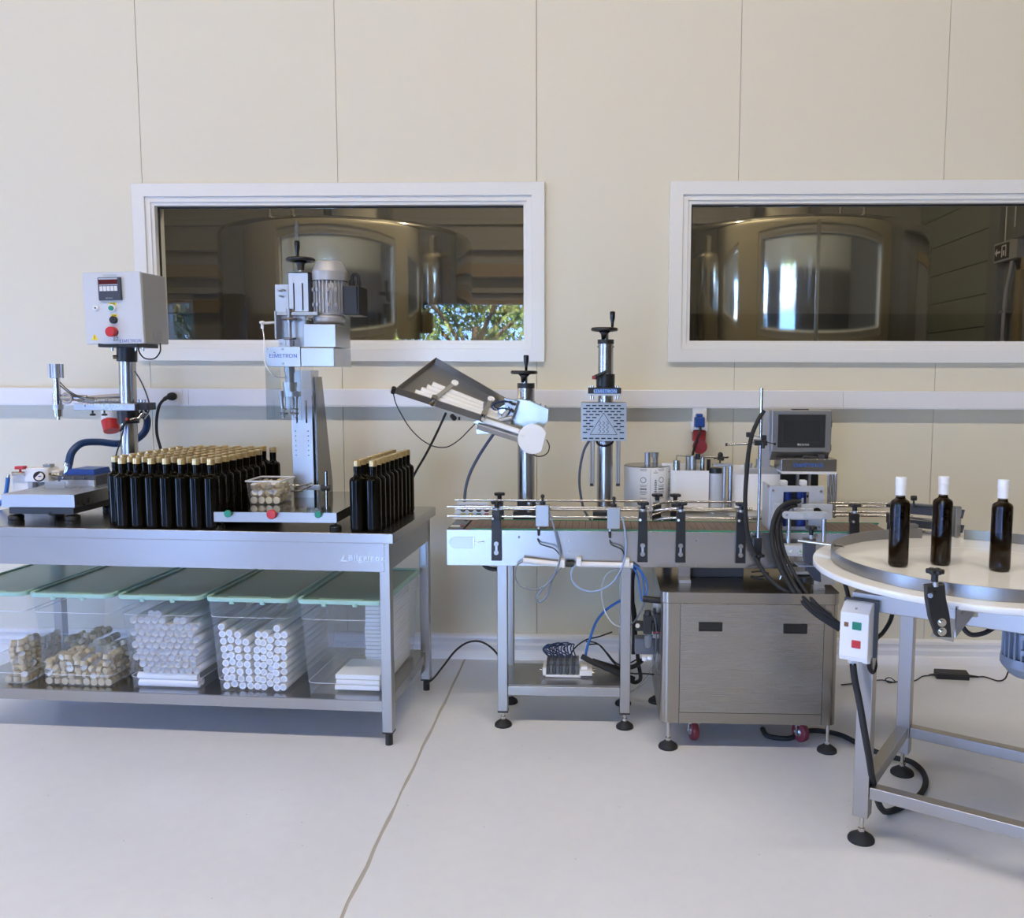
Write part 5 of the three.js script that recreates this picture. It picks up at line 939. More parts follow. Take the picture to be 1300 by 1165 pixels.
  parts('push_fitting', [rod([-0.381,1.352,0.715], [-0.361,1.348,0.715], 0.006), rod([-0.385,1.328,0.715], [-0.371,1.315,0.715], 0.007), rod([-0.391,1.358,0.715], [-0.378,1.355,0.715], 0.006)], M.black, t);
  parts('air_loop', [tube([[-0.381,1.355,0.715], [-0.41,1.362,0.73], [-0.446,1.356,0.74], [-0.462,1.339,0.74], [-0.45,1.325,0.735], [-0.415,1.332,0.72], [-0.385,1.325,0.715]], 0.0028, 6), tube([[-0.388,1.358,0.715], [-0.421,1.358,0.725], [-0.454,1.345,0.73], [-0.441,1.331,0.72], [-0.405,1.328,0.715], [-0.409,1.298,0.715]], 0.0028, 6), tube([[-0.4,1.344,0.7], [-0.388,1.325,0.72], [-0.394,1.305,0.72]], 0.0028, 6)], M.blueTube, t);
  // sleeves waiting on the tray
  const tubeGeo = (len, r) => lathe([[0, -len / 2], [r, -len / 2], [r, len / 2], [r * 0.9, len / 2], [r * 0.8, len / 2 - 0.01], [0, len / 2 - 0.012]], 18);
  const sticks = [];
  for (let i = 0; i < 4; i++) sticks.push([0.13 + 0.02 * i, 0.31, 0.05 + i * 0.112]);
  for (let i = 0; i < 4; i++) sticks.push([0.315 + 0.012 * i, 0.69, 0.05 + i * 0.112]);
  for (let i = 0; i < 3; i++) sticks.push([0.70 + 0.012 * i, 0.93 - 0.05 * i, 0.05 + i * 0.115]);
  sticks.forEach(([u0, u1, v], i) => solo('capsule_sleeve', aim(tubeGeo(V(...on(u0, v, 0)).distanceTo(V(...on(u1, v, 0))), 0.0163), on(u0, v + 0.02, 0.019), on(u1, v + 0.02, 0.019)), M.sleeve, `white capsule sleeve lying in the tilted tray, ${i < 4 ? 'left' : i < 8 ? 'middle' : 'right'} set, ${ordinals[i < 4 ? i : i < 8 ? i - 4 : i - 8]} from the front`, 'sleeve', 'capsule sleeves in the tilted tray'));
}
cable('tray_lead', 'thin black lead hanging in a deep bow below the tilted tray', [[-0.872,1.401,0.78], [-0.863,1.358,0.78], [-0.839,1.302,0.77], [-0.802,1.241,0.76], [-0.751,1.191,0.75], [-0.703,1.167,0.74], [-0.654,1.166,0.73], [-0.605,1.196,0.72], [-0.562,1.239,0.71], [-0.538,1.263,0.71]], 0.0024, M.rubber);
cable('support_rod', 'straight black cable slanting from the tilted tray down behind the two files of bottles', [[-0.679,1.306,0.62], [-0.722,1.221,0.6], [-0.777,1.121,0.58], [-0.835,1.027,0.56], [-0.904,0.884,0.52]], 0.0052, M.rubber);
cable('braided_hose', 'blue grey braided hose dropping from the tray dispenser to the conveyor', [[-0.468,1.217,0.62], [-0.501,1.171,0.61], [-0.545,1.103,0.6], [-0.58,1.033,0.6], [-0.598,0.969,0.6], [-0.603,0.899,0.6], [-0.596,0.846,0.6]], 0.0068, M.braidSteel);
// ---------------------------------------------------------------- heat shrink tunnel on its column
{
  const t = thing('shrink_tunnel', 'perforated steel heat shrink box with heat symbol on a column with black handwheel', 'heat tunnel', [0.018, 0.70, 0.57]);
  const cx = 0.02, z = 0.57;
  part('column', rod([cx, 0.70, z], [cx, 1.624, z], 0.0355, 0.0335, 28), M.steel, t);
  part('column_base', box(cx - 0.052, cx + 0.052, 0.80, 0.872, z - 0.05, z + 0.048, 0.004), M.black, t);
  part('top_cap', [rod([cx, 1.609, z], [cx, 1.628, z], 0.036, 0.036, 28), rod([cx - 0.036, 1.597, z], [cx + 0.036, 1.597, z], 0.004)], M.black, t);
  part('wheel_shaft', [rod([cx - 0.001, 1.624, z], [cx - 0.001, 1.652, z], 0.013)], M.chrome, t);
  handwheel(t, [0.014,1.672,0.57], 0.0615, 0.0345, 0.078);
  const H0 = [0.014,1.399,0.66];
  part('collar', [rod([cx, 1.414, z], [cx, 1.478, z], 0.041, 0.041, 28)], M.black, t);
  part('clamp_block', box(-0.056, 0.088, 1.392, 1.419, 0.50, 0.635, 0.003), M.black, t);
  part('clamp_plate', box(-0.061, 0.089, 1.385, 1.393, 0.50, 0.64, 0.001), M.alu, t);
  part('name_plate', box(-0.028, 0.067, 1.395, 1.414, 0.635, 0.637, 0), M.blueLabel, t);
  part('name', words('EIMETRON', 0.0145, 0.0004, fontBold).translate(0.019, 1.404, 0.637), M.paleBlue, t);
  part('lever', [rod([-0.027,1.465,0.63], [0.024,1.49,0.64], 0.008, 0.006), lathe([[0, -0.009], [0.012, -0.007], [0.012, 0.007], [0, 0.009]], 14).translate(-0.027,1.463,0.62)], M.black, t);
  part('lever_tip', [rod([-0.03,1.463,0.63], [-0.031,1.463,0.645], 0.008)], M.redDull, t);
  parts('post', [749.5, 752.5, 781, 784.5].map((x, i) => rod([-0.045 + [0, 0.011, 0.109, 0.120][i], 1.367, 0.61], [-0.045 + [0, 0.011, 0.109, 0.120][i], 1.427, 0.61], 0.004, 0.004, 8)), M.chrome, t);
  // perforated box
  const x0 = -0.084, x1 = 0.109, y0 = 1.193, y1 = 1.353, w = x1 - x0, h = y1 - y0;
  const s = shape([[x0, y0], [x1, y0], [x1, y1], [x0, y1]]);
  const tri = [[x0 + w * 0.20, y0 + h * 0.17], [x0 + w * 0.80, y0 + h * 0.17], [x0 + w * 0.50, y0 + h * 0.75]];
  for (let r = 0; r < 12; r++) { const y = y0 + h * (0.05 + r * 0.0795), off = r % 2; for (let c = 0; c < 7; c++) { const a = x0 + w * (0.045 + c * 0.135 + (off ? 0.065 : 0)), b = a + w * 0.095; if (b > x1 - w * 0.03) continue; const f = (y - tri[0][1]) / (tri[2][1] - tri[0][1]); if (f > -0.1 && f < 1.04) { const half = w * 0.30 * Math.min(1, 1 - f) + w * 0.015; if (b > x0 + w * 0.5 - half && a < x0 + w * 0.5 + half) continue; } hole(s, new THREE.Path([[a, y], [a, y + 0.0055], [b, y + 0.0055], [b, y]].map((p) => new THREE.Vector2(...p)))); } }
  part('front_sheet', ext(s, 0.0025).translate(0, 0, 0.70), M.steelBox, t);
  part('box_shell', [box(x0, x0 + 0.002, y0, y1, 0.52, 0.70, 0), box(x1 - 0.002, x1, y0, y1, 0.52, 0.70, 0), box(x0, x1, y1, y1 + 0.002, 0.52, 0.7025, 0), box(x0, x1, y0, y1, 0.518, 0.52, 0)], M.steelBox, t);
  part('inner_lining', box(x0 + 0.004, x1 - 0.004, y0 + 0.004, y1 - 0.004, 0.66, 0.69, 0), M.black, t);
  const edge = [...tri, tri[0]].map((p) => [p[0], p[1], 0.7028]);
  parts('triangle_line', [0, 1, 2].map((i) => rod(edge[i], edge[i + 1], 0.0011, 0.0011, 6)), M.black, t);
  parts('heat_wave', [-1, 0, 1].map((k) => tube([0, 1, 2, 3, 4, 5, 6].map((j) => [x0 + w * (0.5 + k * 0.085) + (j % 2 ? 0.0045 : -0.0045), y0 + h * (0.20 + j * 0.055), 0.7027]), 0.0010, 5, 40)), M.darkGrey, t);
  part('air_tube', [tube([[-0.018,1.191,0.66], [-0.008,1.175,0.67], [0.019,1.169,0.67], [0.046,1.178,0.66], [0.057,1.195,0.65]], 0.005, 8)], M.rubber, t);
  parts('guide_rod', [750, 753.5, 783.5, 786.5].map((x, i) => rod([-0.042 + [0, 0.0115, 0.114, 0.124][i], 0.988, 0.63], [-0.042 + [0, 0.0115, 0.114, 0.124][i], 1.189, 0.63], 0.0042, 0.0042, 8)), M.steelSoft, t);
  parts('rod_tie', [rod([-0.045,0.995,0.63], [-0.031,0.995,0.63], 0.006), rod([0.069,0.996,0.63], [0.086,0.996,0.63], 0.006)], M.black, t);
}
cable('braided_hose', 'grey braided hose hanging from the perforated heat box down behind the rails', [[-0.049,1.19,0.64], [-0.07,1.152,0.64], [-0.087,1.082,0.63], [-0.092,1.004,0.62], [-0.084,0.931,0.6], [-0.07,0.872,0.58], [-0.042,0.824,0.55]], 0.0055, M.braidSteel);
// ---------------------------------------------------------------- labelling machine: cabinet on feet below the conveyor
{
  const t = thing('machine_cabinet', 'stainless steel machine cabinet with two black slot handles on levelling feet and red casters', 'cabinet', [0.585, 0, 0.85]);
  const x0 = 0.236, x1 = 0.926, z0 = 0.545, z1 = 1.105, y0 = 0.118, y1 = 0.640;
  const slab = (a, b, c, d, r, lo, hi) => ext(roundRect(a, -d, b - a, d - c, r), hi - lo).rotateX(-Math.PI / 2).translate(0, lo, 0);
  part('body', slab(x0 + 0.003, x1 - 0.003, z0, z1, 0.030, y0, y1 - 0.044), M.steelCabinet, t);
  part('top_cover', slab(x0, x1, z0 - 0.003, z1 + 0.003, 0.032, y1 - 0.042, y1), M.steelCabinet, t);
  const dx0 = 0.314, dx1 = 0.864, dy0 = 0.163, dy1 = 0.596;
  const door = part('door', box(dx0, dx1, dy0, dy1, z1 - 0.002, z1 + 0.0035, 0.001), M.steelDoor, t);
  part('door_gap', [box(dx0 - 0.0022, dx0, dy0, dy1, z1 - 0.001, z1 + 0.0006, 0), box(dx1, dx1 + 0.0022, dy0, dy1, z1 - 0.001, z1 + 0.0006, 0), box(dx0 - 0.002, dx1 + 0.002, dy0 - 0.0025, dy0, z1 - 0.001, z1 + 0.0006, 0), box(dx0 - 0.002, dx1 + 0.002, dy1, dy1 + 0.0022, z1 - 0.001, z1 + 0.0006, 0)], M.black, t);
  part('corner_seam', [box(dx0 - 0.0022, dx0, y0, dy0, z1 - 0.001, z1 + 0.0006, 0), box(dx1, dx1 + 0.0022, y0, dy0, z1 - 0.001, z1 + 0.0006, 0)], M.darkGrey, t);
  for (const [a, b, c, d] of [[0.384, 0.475, 0.489, 0.525], [0.709, 0.8, 0.484, 0.522]])
    part('slot_handle', [ext(hole(roundRect(a, c, b - a, d - c, 0.002), roundRect(a + 0.003, c + 0.003, b - a - 0.006, d - c - 0.006, 0.001)), 0.005).translate(0, 0, z1 + 0.002), box(a + 0.003, b - 0.003, c + 0.003, d - 0.003, z1 + 0.001, z1 + 0.0042, 0)], M.blackGloss, door);
  for (const [x, z] of [[0.276, 1.062], [0.900, 1.072], [0.262, 0.585], [0.88, 0.585]]) foot([x, 0, z], 0.0385, 0.122, t);
  for (const [x, z] of [[0.384, 0.985], [0.815, 0.985]]) {
    const c = part('caster', [box(x - 0.020, x + 0.020, 0.070, 0.118, z - 0.030, z + 0.02, 0.004), box(x - 0.021, x - 0.018, 0.028, 0.09, z - 0.028, z + 0.015, 0.002), box(x + 0.018, x + 0.021, 0.028, 0.09, z - 0.028, z + 0.015, 0.002)], M.alu, t);
    part('wheel', lathe([[0.012, -0.014], [0.036, -0.014], [0.040, -0.010], [0.041, 0], [0.040, 0.010], [0.036, 0.014], [0.012, 0.014]], 30).rotateZ(Math.PI / 2).rotateY(x > 0.6 ? 0.5 : 0.2).translate(x, 0.0412, z + 0.002), M.wheelRed, c);
    part('hub', [lathe([[0, -0.016], [0.018, -0.0145], [0.018, 0.0145], [0, 0.016]], 24).rotateZ(Math.PI / 2).rotateY(x > 0.6 ? 0.5 : 0.2).translate(x, 0.0412, z + 0.002), rod([x - 0.026, 0.0412, z], [x + 0.026, 0.0412, z], 0.006)], M.alu, c);
  }
  // structure between the cabinet top and the conveyor
  part('post', box(0.325, 0.371, y1, 0.70, 0.86, 0.895, 0.002), M.steelSoft, t);
  part('post_shoe', box(0.32, 0.367, y1, y1 + 0.012, 0.90, 0.96, 0.001), M.alu, t);
  part('motor_cover', box(0.382, 0.596, y1, 0.695, 0.70, 0.85, 0.003), M.darkGrey, t);
  part('post', box(0.847, 0.89, y1, 0.71, 0.96, 1.0, 0.002), M.alu, t);
  part('post_shoe', box(0.832, 0.878, y1, y1 + 0.012, 1.0, 1.055, 0.001), M.alu, t);
  parts('cover_screw', [rod([0.715,0.668,0.99], [0.724,0.688,0.99], 0.005), rod([0.404,0.638,0.852], [0.407,0.639,0.855], 0.006)], M.chrome, t);
  part('cable_loop', [tube([[0.61,0.687,0.95], [0.643,0.692,0.96], [0.677,0.683,0.96], [0.632,0.672,0.97], [0.604,0.675,0.97], [0.616,0.666,0.97], [0.657,0.663,0.97]], 0.0035, 6)], M.rubber, t);
}
{
  const t = thing('labelling_machine', 'labelling machine head with touch screen, label roll and white web behind the conveyor', 'labelling machine', [0.6, 0.64, 0.5]);
  // mounting deck standing on the cabinet
  part('deck', box(0.22, 0.98, 0.845, 0.857, 0.26, 0.63, 0.002), M.steelSoft, t);
  for (const [x, z] of [[0.30, 0.58], [0.88, 0.58]]) part('deck_leg', box(x - 0.02, x + 0.02, 0.64, 0.846, z - 0.02, z + 0.02, 0.002), M.steelSoft, t);
  // printed label roll
  const rx = 0.217, rz = 0.42, rr = 0.108, ry0 = 0.862, ry1 = 1.059;
  const roll = part('label_roll', lathe([[0.03, 0], [rr, 0], [rr, ry1 - ry0], [0.03, ry1 - ry0]], 64).translate(rx, ry0, rz), M.paper, t);
  // the label print as flat ink on the roll: seals, lines of words, an upright name
  const ink = (a, y, w, h, m = M.ink) => { const s = new THREE.CylinderGeometry(rr + 0.0004, rr + 0.0004, h, 4, 1, true, a - w / rr / 2, w / rr); return s.translate(rx, y, rz); };
  const lines = [];
  for (let k = 0; k < 3; k++) { const a = -0.22 + k * 0.78; [[0.205, 0.016], [0.198, 0.026], [0.191, 0.032], [0.184, 0.03], [0.118, 0.034], [0.112, 0.026], [0.090, 0.030], [0.084, 0.034], [0.078, 0.022], [0.060, 0.032]].forEach(([y, w]) => lines.push(ink(a, ry0 + y, w, 0.0022))); lines.push(ink(a, ry0 + 0.101, 0.030, 0.008)); lines.push(ink(a + 0.30, ry0 + 0.10, 0.0012, 0.18)); for (let j = 0; j < 9; j++) lines.push(ink(a + 0.52, ry0 + 0.06 + j * 0.010, 0.012 - (j % 3) * 0.002, 0.007)); lines.push(ink(a + 0.52, ry0 + 0.175, 0.020, 0.003), ink(a + 0.52, ry0 + 0.183, 0.004, 0.004)); }
  part('label_print', lines, M.ink, roll);
  parts('label_seal', [-0.22, 0.56].map((a) => new THREE.TorusGeometry(0.012, 0.0014, 4, 24).translate(0, 0, rr + 0.0002).rotateY(a).translate(rx, ry0 + 0.142, rz)), M.ink, roll);
  part('roll_plate', [lathe([[0, 0], [rr * 0.98, 0], [rr * 0.98, 0.003], [0, 0.003]], 48).translate(rx, ry1 + 0.001, rz)], M.steelPanel, t);
  part('roll_spindle', [rod([rx, ry1, rz], [rx, 1.12, rz], 0.014, 0.014, 24)], M.alu, t);
  part('web', box(0.28, 0.359, 0.865, 1.074, 0.455, 0.4565, 0), M.paper, t);
  part('idler', [rod([0.259, 0.86, 0.32], [0.259, 1.111, 0.32], 0.013), rod([0.255, 1.089, 0.32], [0.255, 1.111, 0.32], 0.020, 0.020, 20)], M.steelSmudged, t);
  // guide rollers and flat white web
  const roller = (px, pz, r, y0, y1, m, n) => part(n, rod([px, y0, pz], [px, y1, pz], r, r, 24), m, t);
  roller(0.343, 0.50, 0.016, 0.858, 1.092, M.chrome, 'roller');
  roller(0.405, 0.42, 0.013, 0.858, 1.11, M.alu, 'roller'); roller(0.42, 0.45, 0.018, 0.858, 1.108, M.alu, 'roller'); roller(0.467, 0.44, 0.011, 0.858, 1.107, M.chrome, 'roller');
  part('web', [(() => { const a = 0.321, b = 0.487, s = new THREE.Shape(); s.moveTo(a, -0.50); s.absarc(a + 0.016, -0.505, 0.018, Math.PI, Math.PI * 1.5, false); s.lineTo(b, -0.523); s.lineTo(b, -0.5215); s.lineTo(a + 0.016, -0.5215); s.absarc(a + 0.016, -0.505, 0.0165, Math.PI * 1.5, Math.PI, true); s.closePath(); return ext(s, 1.048 - 0.868).rotateX(-Math.PI / 2).translate(0, 0.868, 0); })()], M.paper, t);
  part('web', box(0.368, 0.466, 0.865, 1.068, 0.398, 0.3995, 0), M.paper, t);
  roller(0.521, 0.50, 0.031, 0.858, 1.036, M.rollGrey, 'take_up_roll');
  part('roll_cap', [rod([0.519, 1.036, 0.50], [0.519, 1.058, 0.50], 0.030, 0.029, 24)], M.black, t);
  part('peel_bar', [box(0.49, 0.506, 0.86, 1.089, 0.40, 0.42, 0.002)], M.black, t);
  roller(0.557, 0.51, 0.0085, 0.858, 1.066, M.alu, 'roller'); roller(0.583, 0.52, 0.0105, 0.858, 1.071, M.chrome, 'roller');
  part('top_arm', [box(0.504, 0.592, 1.067, 1.08, 0.48, 0.53, 0.002)], M.alu, t);
  part('cross_bar', [rod([0.347,1.11,0.46], [0.579,1.101,0.46], 0.0035, 0.0035, 8), rod([0.347,1.11,0.46], [0.345,1.068,0.47], 0.0035, 0.0035, 8)], M.steelSoft, t);
  part('bar_clamps', [rod([0.442,1.119,0.47], [0.442,1.094,0.47], 0.011), new THREE.SphereGeometry(0.012, 14, 10).translate(0.542,1.117,0.48), rod([0.53,1.102,0.48], [0.558,1.099,0.48], 0.010), rod([0.542,1.106,0.48], [0.538,1.079,0.5], 0.004), rod([0.513,1.099,0.47], [0.581,1.105,0.47], 0.003)], M.black, t);
  // second flat web with its drive bar
  part('web', box(0.603, 0.808, 0.868, 1.032, 0.498, 0.50, 0), M.paper, t);
  part('web', box(0.611, 0.683, 0.865, 1.063, 0.398, 0.40, 0), M.paper, t);
  part('drive_bar', box(0.659, 0.804, 1.028, 1.055, 0.43, 0.48, 0.002), M.aluPaint, t);
  roller(0.674, 0.44, 0.018, 1.049, 1.076, M.steelSmudged, 'drive_knob'); roller(0.726, 0.44, 0.0165, 1.06, 1.096, M.steelSmudged, 'drive_knob');
  part('knob_flange', [rod([0.726, 1.053, 0.44], [0.726, 1.064, 0.44], 0.023, 0.023, 20)], M.steelSmudged, t);
  part('end_strip', [box(0.801, 0.813, 0.86, 1.05, 0.46, 0.49, 0.001)], M.chrome, t);
  part('web_tail', [tube([[0.81,0.895,0.5], [0.783,0.844,0.52], [0.719,0.803,0.55]], 0.002, 5)], M.paper, t);
  part('head_base', [box(0.568, 0.758, 0.842, 0.862, 0.40, 0.62, 0.002), rod([0.511, 0.857, 0.5], [0.511, 0.866, 0.5], 0.036, 0.036, 20)], M.steelSmudged, t);
  // touch screen in its steel housing on a bent arm
  const hx0 = 0.762, hx1 = 1.026, hy0 = 1.133, hy1 = 1.321;
  part('screen_housing', [box(hx0, hx1, hy0, hy1, 0.36, 0.52, 0.004), ext([[0.36, hy0 + 0.01], [0.518, hy0 + 0.006], [0.47, hy0 - 0.040], [0.36, hy0 - 0.045]].map(([z, y]) => [-z, y]), hx1 - hx0 - 0.006).rotateY(Math.PI / 2).translate(hx0 + 0.003, 0, 0)], M.steelBox, t);
  part('arm', [ext([[hx0 - 0.022, hy1 - 0.01], [hx0 + 0.004, hy1 - 0.004], [hx0 + 0.004, hy0 - 0.07], [hx0 + 0.05, hy0 - 0.085], [hx0 + 0.05, hy0 - 0.10], [hx0 + 0.00, hy0 - 0.098], [hx0 - 0.028, hy0 - 0.080]], 0.10, 0.003).translate(0, 0, 0.36)], M.aluPaint, t);
  const sc = part('display_frame', box(0.788, 0.998, 1.155, 1.302, 0.519, 0.525, 0.002), M.bezel, t);
  part('display', box(0.814, 0.973, 1.183, 1.276, 0.5245, 0.5256, 0), M.screen, sc);
  part('display_logo', [words('WEINTEK', 0.0085, 0.0004, fontBold).translate(0.902, 1.168, 0.525), rod([0.88, 1.169, 0.525], [0.88, 1.169, 0.5255], 0.0045, 0.0045, 14)], M.logoGrey, sc);
  part('top_latch', box(0.857, 0.928, hy1 - 0.001, hy1 + 0.004, 0.46, 0.50, 0), M.black, t);
  for (const y of [536, 566]) part('hinge', box(hx1, hx1 + 0.007, 1.245 - (y - 536) * 0.00355, 1.273 - (y - 536) * 0.00355, 0.46, 0.50, 0.002), M.black, t);
  // gearbox case with the maker's name, its white plate and posts
  const gx0 = 0.792, gx1 = 1.032;
  part('gear_case', [box(gx0, gx1, 1.056, 1.111, 0.44, 0.60, 0.002)], M.steelPanel, t);
  part('case_name', words('EIMETRON', 0.0165, 0.0006, fontBold).scale(1.12, 1, 1).translate(0.908, 1.084, 0.60), M.logoBright, t);
  part('case_tool', [rod([0.898,1.118,0.55], [0.976,1.11,0.53], 0.006, 0.006, 10), box(0.966, 0.994, 1.104, 1.125, 0.52, 0.55, 0.003)], M.darkGrey, t);
  part('white_plate', box(0.798, 1.032, 1.045, 1.056, 0.42, 0.60, 0), M.white, t);
  part('motor_block', [box(0.811, 0.878, 0.96, 1.032, 0.42, 0.50, 0.003), box(0.892, 0.93, 0.961, 1.032, 0.42, 0.50, 0.003), box(0.944, 0.98, 0.961, 1.032, 0.42, 0.50, 0.003)], M.black, t);
  part('post', [1013, 1027].map((x, i) => box(0.878 + i * 0.0525, 0.889 + i * 0.0525, 0.86, 1.038, 0.50, 0.52, 0)), M.alu, t);
  part('post', [0, 1, 2].map((i) => rod([1.014 + i * 0.0145, 0.845, 0.55], [1.014 + i * 0.0145, 1.043, 0.55], 0.0065, 0.0065, 14)), M.chrome, t);
}
{
  const t = thing('wrap_station', 'white aluminium wrap station with blue rollers and black hoses in front of the conveyor', 'wrap station', [0.795, 0.70, 0.96]);
  const z = 0.86, ax0 = 0.697, ax1 = 0.913, ay0 = 0.832, ay1 = 1.024;
  const s = shape([[ax0, ay0], [ax1, ay0], [ax1, ay1], [ax0, ay1]]);
  hole(s, new THREE.Path([[0.748, 0.855], [0.748, 1.001], [0.854, 1.002], [0.854, 0.856]].map((p) => new THREE.Vector2(...p))));
  part('back_plate', ext(s, 0.010, 0.001).translate(0, 0, z - 0.012), M.aluPlate, t);
  part('side_plate', box(ax0 - 0.004, ax0 + 0.004, ay0 - 0.01, ay1, 0.70, z - 0.012, 0.001), M.aluPlate, t);
  parts('plate_screw', [[981.5, 622.5], [1042, 623], [981, 669], [1041, 669], [975.5, 617]].map(([x, y]) => rod([0.706 + (x - 981.5) * 0.003217, 1.006 - (y - 622.5) * 0.003217, z - 0.004], [0.706 + (x - 981.5) * 0.003217, 1.006 - (y - 622.5) * 0.003217, z + 0.003], 0.0055, 0.0055, 10)), M.steelSoft, t);
  part('blue_roller', [rod([0.773, ay0 + 0.01, 0.82], [0.773, 1.004, 0.82], 0.020, 0.020, 24), rod([0.828, ay0 + 0.01, 0.81], [0.828, 1.004, 0.81], 0.026, 0.026, 24)], M.blueRoller, t);
  part('roller_gap', box(0.781, 0.807, ay0 + 0.02, 1.002, 0.80, 0.835, 0), M.black, t);
  part('white_stop', [box(0.752, 0.778, 1.016, 1.039, 0.76, 0.80, 0.003), box(0.833, 0.859, 1.017, 1.04, 0.76, 0.80, 0.003)], M.whiteMatt, t);
  const pz = 0.93;
  part('slide_plate', (() => { const a = 0.699, b = 0.931, y0 = 0.897, y1 = 0.959, q = shape([[a + 0.07, y0], [b, y0], [b, y1], [a + 0.07, y1]]); hole(q, new THREE.Path().absarc(0.87, 0.923, 0.0235, 0, Math.PI * 2, true)); return [ext(q, 0.012, 0.001).translate(0, 0, pz - 0.02), box(a, a + 0.035, y0, y1 + 0.002, pz - 0.02, pz - 0.008, 0.001)]; })(), M.aluPlate, t);
  part('bore_ring', rod([0.87, 0.923, pz - 0.06], [0.87, 0.923, pz - 0.02], 0.024, 0.024, 28), M.black, t);
  part('screw_block', [box(0.773, 0.851, 0.925, 0.947, 0.93, 0.95, 0.003), ...[0, 1].map((i) => rod([0.785 + i * 0.037, 0.945, 0.945], [0.785 + i * 0.037, 0.945, 0.962], 0.006, 0.006, 10))], M.aluPlate, t);
  const fz = 0.985;
  part('front_bar', ext(roundRect(0.722, 0.911, 0.898 - 0.722, 0.0275, 0.0135), 0.012, 0.001).translate(0, 0, fz - 0.012), M.aluPlate, t);
  parts('bar_screw', [rod([0.737,0.926,0.986], [0.737,0.926,0.989], 0.005, 0.005, 8), rod([0.81,0.923,0.986], [0.809,0.924,0.991], 0.0085, 0.0085, 12), rod([0.881,0.922,0.986], [0.88,0.923,0.989], 0.005, 0.005, 8)], M.steelSoft, t);
  part('slide_post', rod([0.751, 0.719, 0.965], [0.751, 0.91, 0.965], 0.0085, 0.0085, 16), M.chrome, t);
  part('slide_post', rod([0.889, 0.81, 0.965], [0.889, 0.911, 0.965], 0.0085, 0.0085, 16), M.chrome, t);
  part('lower_block', box(0.726, 0.815, 0.763, 0.806, 0.95, 1.0, 0.002), M.aluPlate, t);
  parts('block_screw', [rod([0.754,0.782,1], [0.753,0.783,1.004], 0.006), rod([0.791,0.782,1], [0.789,0.784,1.008], 0.011, 0.011, 6), rod([0.789,0.784,1.007], [0.788,0.785,1.012], 0.006, 0.006, 6)], M.chrome, t);
  part('lower_plate', [box(0.755, 0.837, 0.695, 0.706, 0.93, 1.02, 0.001)], M.alu, t);
  part('adjust_wheel', [rod([0.805,0.67,1.02], [0.804,0.689,1.02], 0.032, 0.030, 24), rod([0.817, 0.656, 1.0], [0.817, 0.783, 1.0], 0.005)], M.black, t);
  part('hose_union', [rod([0.805,0.967,0.93], [0.789,0.96,0.93], 0.009), rod([0.803,0.978,0.92], [0.804,0.949,0.92], 0.006), rod([0.813,0.984,0.92], [0.813,0.965,0.92], 0.005)], M.brass, t);
  part('hose_union', [box(0.768, 0.799, 0.923, 0.946, 0.88, 0.90, 0.003)], M.paleBlue, t);
}
const hoses = [
  ['black hose bending from the top of the wrap station down towards the cabinet, outermost', [[0.801,0.97,0.93], [0.762,0.971,0.94], [0.717,0.951,0.96], [0.69,0.91,0.98], [0.678,0.844,1], [0.686,0.775,1.03], [0.712,0.707,1.06], [0.756,0.634,1.09], [0.823,0.569,1.12], [0.912,0.514,1.15]], 0.0095],
  ['black hose from the wrap station running inside the outermost one', [[0.798,0.959,0.92], [0.756,0.949,0.94], [0.718,0.923,0.96], [0.7,0.879,0.98], [0.703,0.813,1], [0.717,0.75,1.03], [0.74,0.692,1.06], [0.778,0.631,1.1], [0.838,0.572,1.13], [0.915,0.526,1.16]], 0.0085],
  ['black hose from the wrap station, the innermost of three', [[0.752,0.934,0.93], [0.724,0.899,0.95], [0.716,0.847,0.98], [0.727,0.777,1.01], [0.751,0.718,1.05], [0.782,0.663,1.08], [0.834,0.597,1.12], [0.909,0.538,1.16]], 0.0075],
  ['long black hose hanging from the rod stand, past the conveyor to the switch box', [[0.648,1.335,0.93], [0.629,1.304,0.935], [0.605,1.251,0.94], [0.59,1.182,0.945], [0.582,1.088,0.95], [0.578,0.962,0.955], [0.589,0.849,0.96], [0.614,0.768,0.97], [0.647,0.702,1], [0.697,0.654,1.05], [0.762,0.622,1.09], [0.822,0.593,1.12], [0.912,0.529,1.15]], 0.0088],
];
for (const [l, p, r] of hoses) cable('black_hose', l, p, r, M.rubber);
{
  const t = thing('rod_stand', 'thin upright chrome rod with black clamps and a cross arm in front of the labeller', 'rod stand', [0.619,0.718,0.93]);
  part('upright_rod', rod([0.637,0.776,0.93], [0.637,1.424,0.93], 0.0062, 0.0062, 14), M.chrome, t);
  part('cross_arm', rod([0.503,1.198,0.92], [0.627,1.205,0.93], 0.0058, 0.0058, 12), M.chrome, t);
  part('arm_cap', [rod([0.5,1.198,0.92], [0.506,1.198,0.92], 0.0065), rod([0.643,1.213,0.94], [0.688,1.205,0.95], 0.0022), new THREE.SphereGeometry(0.0055, 10, 8).translate(0.69,1.204,0.95)], M.black, t);
  part('clamp', [box(0.613, 0.663, 1.196, 1.217, 0.91, 0.945, 0.003), box(0.642, 0.66, 1.213, 1.238, 0.92, 0.94, 0.003), rod([0.643,1.208,0.95], [0.644,1.186,0.95], 0.008), box(0.58, 0.602, 1.229, 1.249, 0.92, 0.945, 0.003)], M.black, t);
  part('clip', [rod([0.602,1.238,0.94], [0.63,1.235,0.94], 0.004), rod([0.606,1.223,0.94], [0.637,1.22,0.94], 0.004)], M.alu, t);
  part('lower_clamp', [box(0.619, 0.651, 0.745, 0.822, 0.902, 0.94, 0.003), ...starKnob([0.631,0.764,0.965], 0.026, 0.03).map((g) => g)], M.black, t);
}
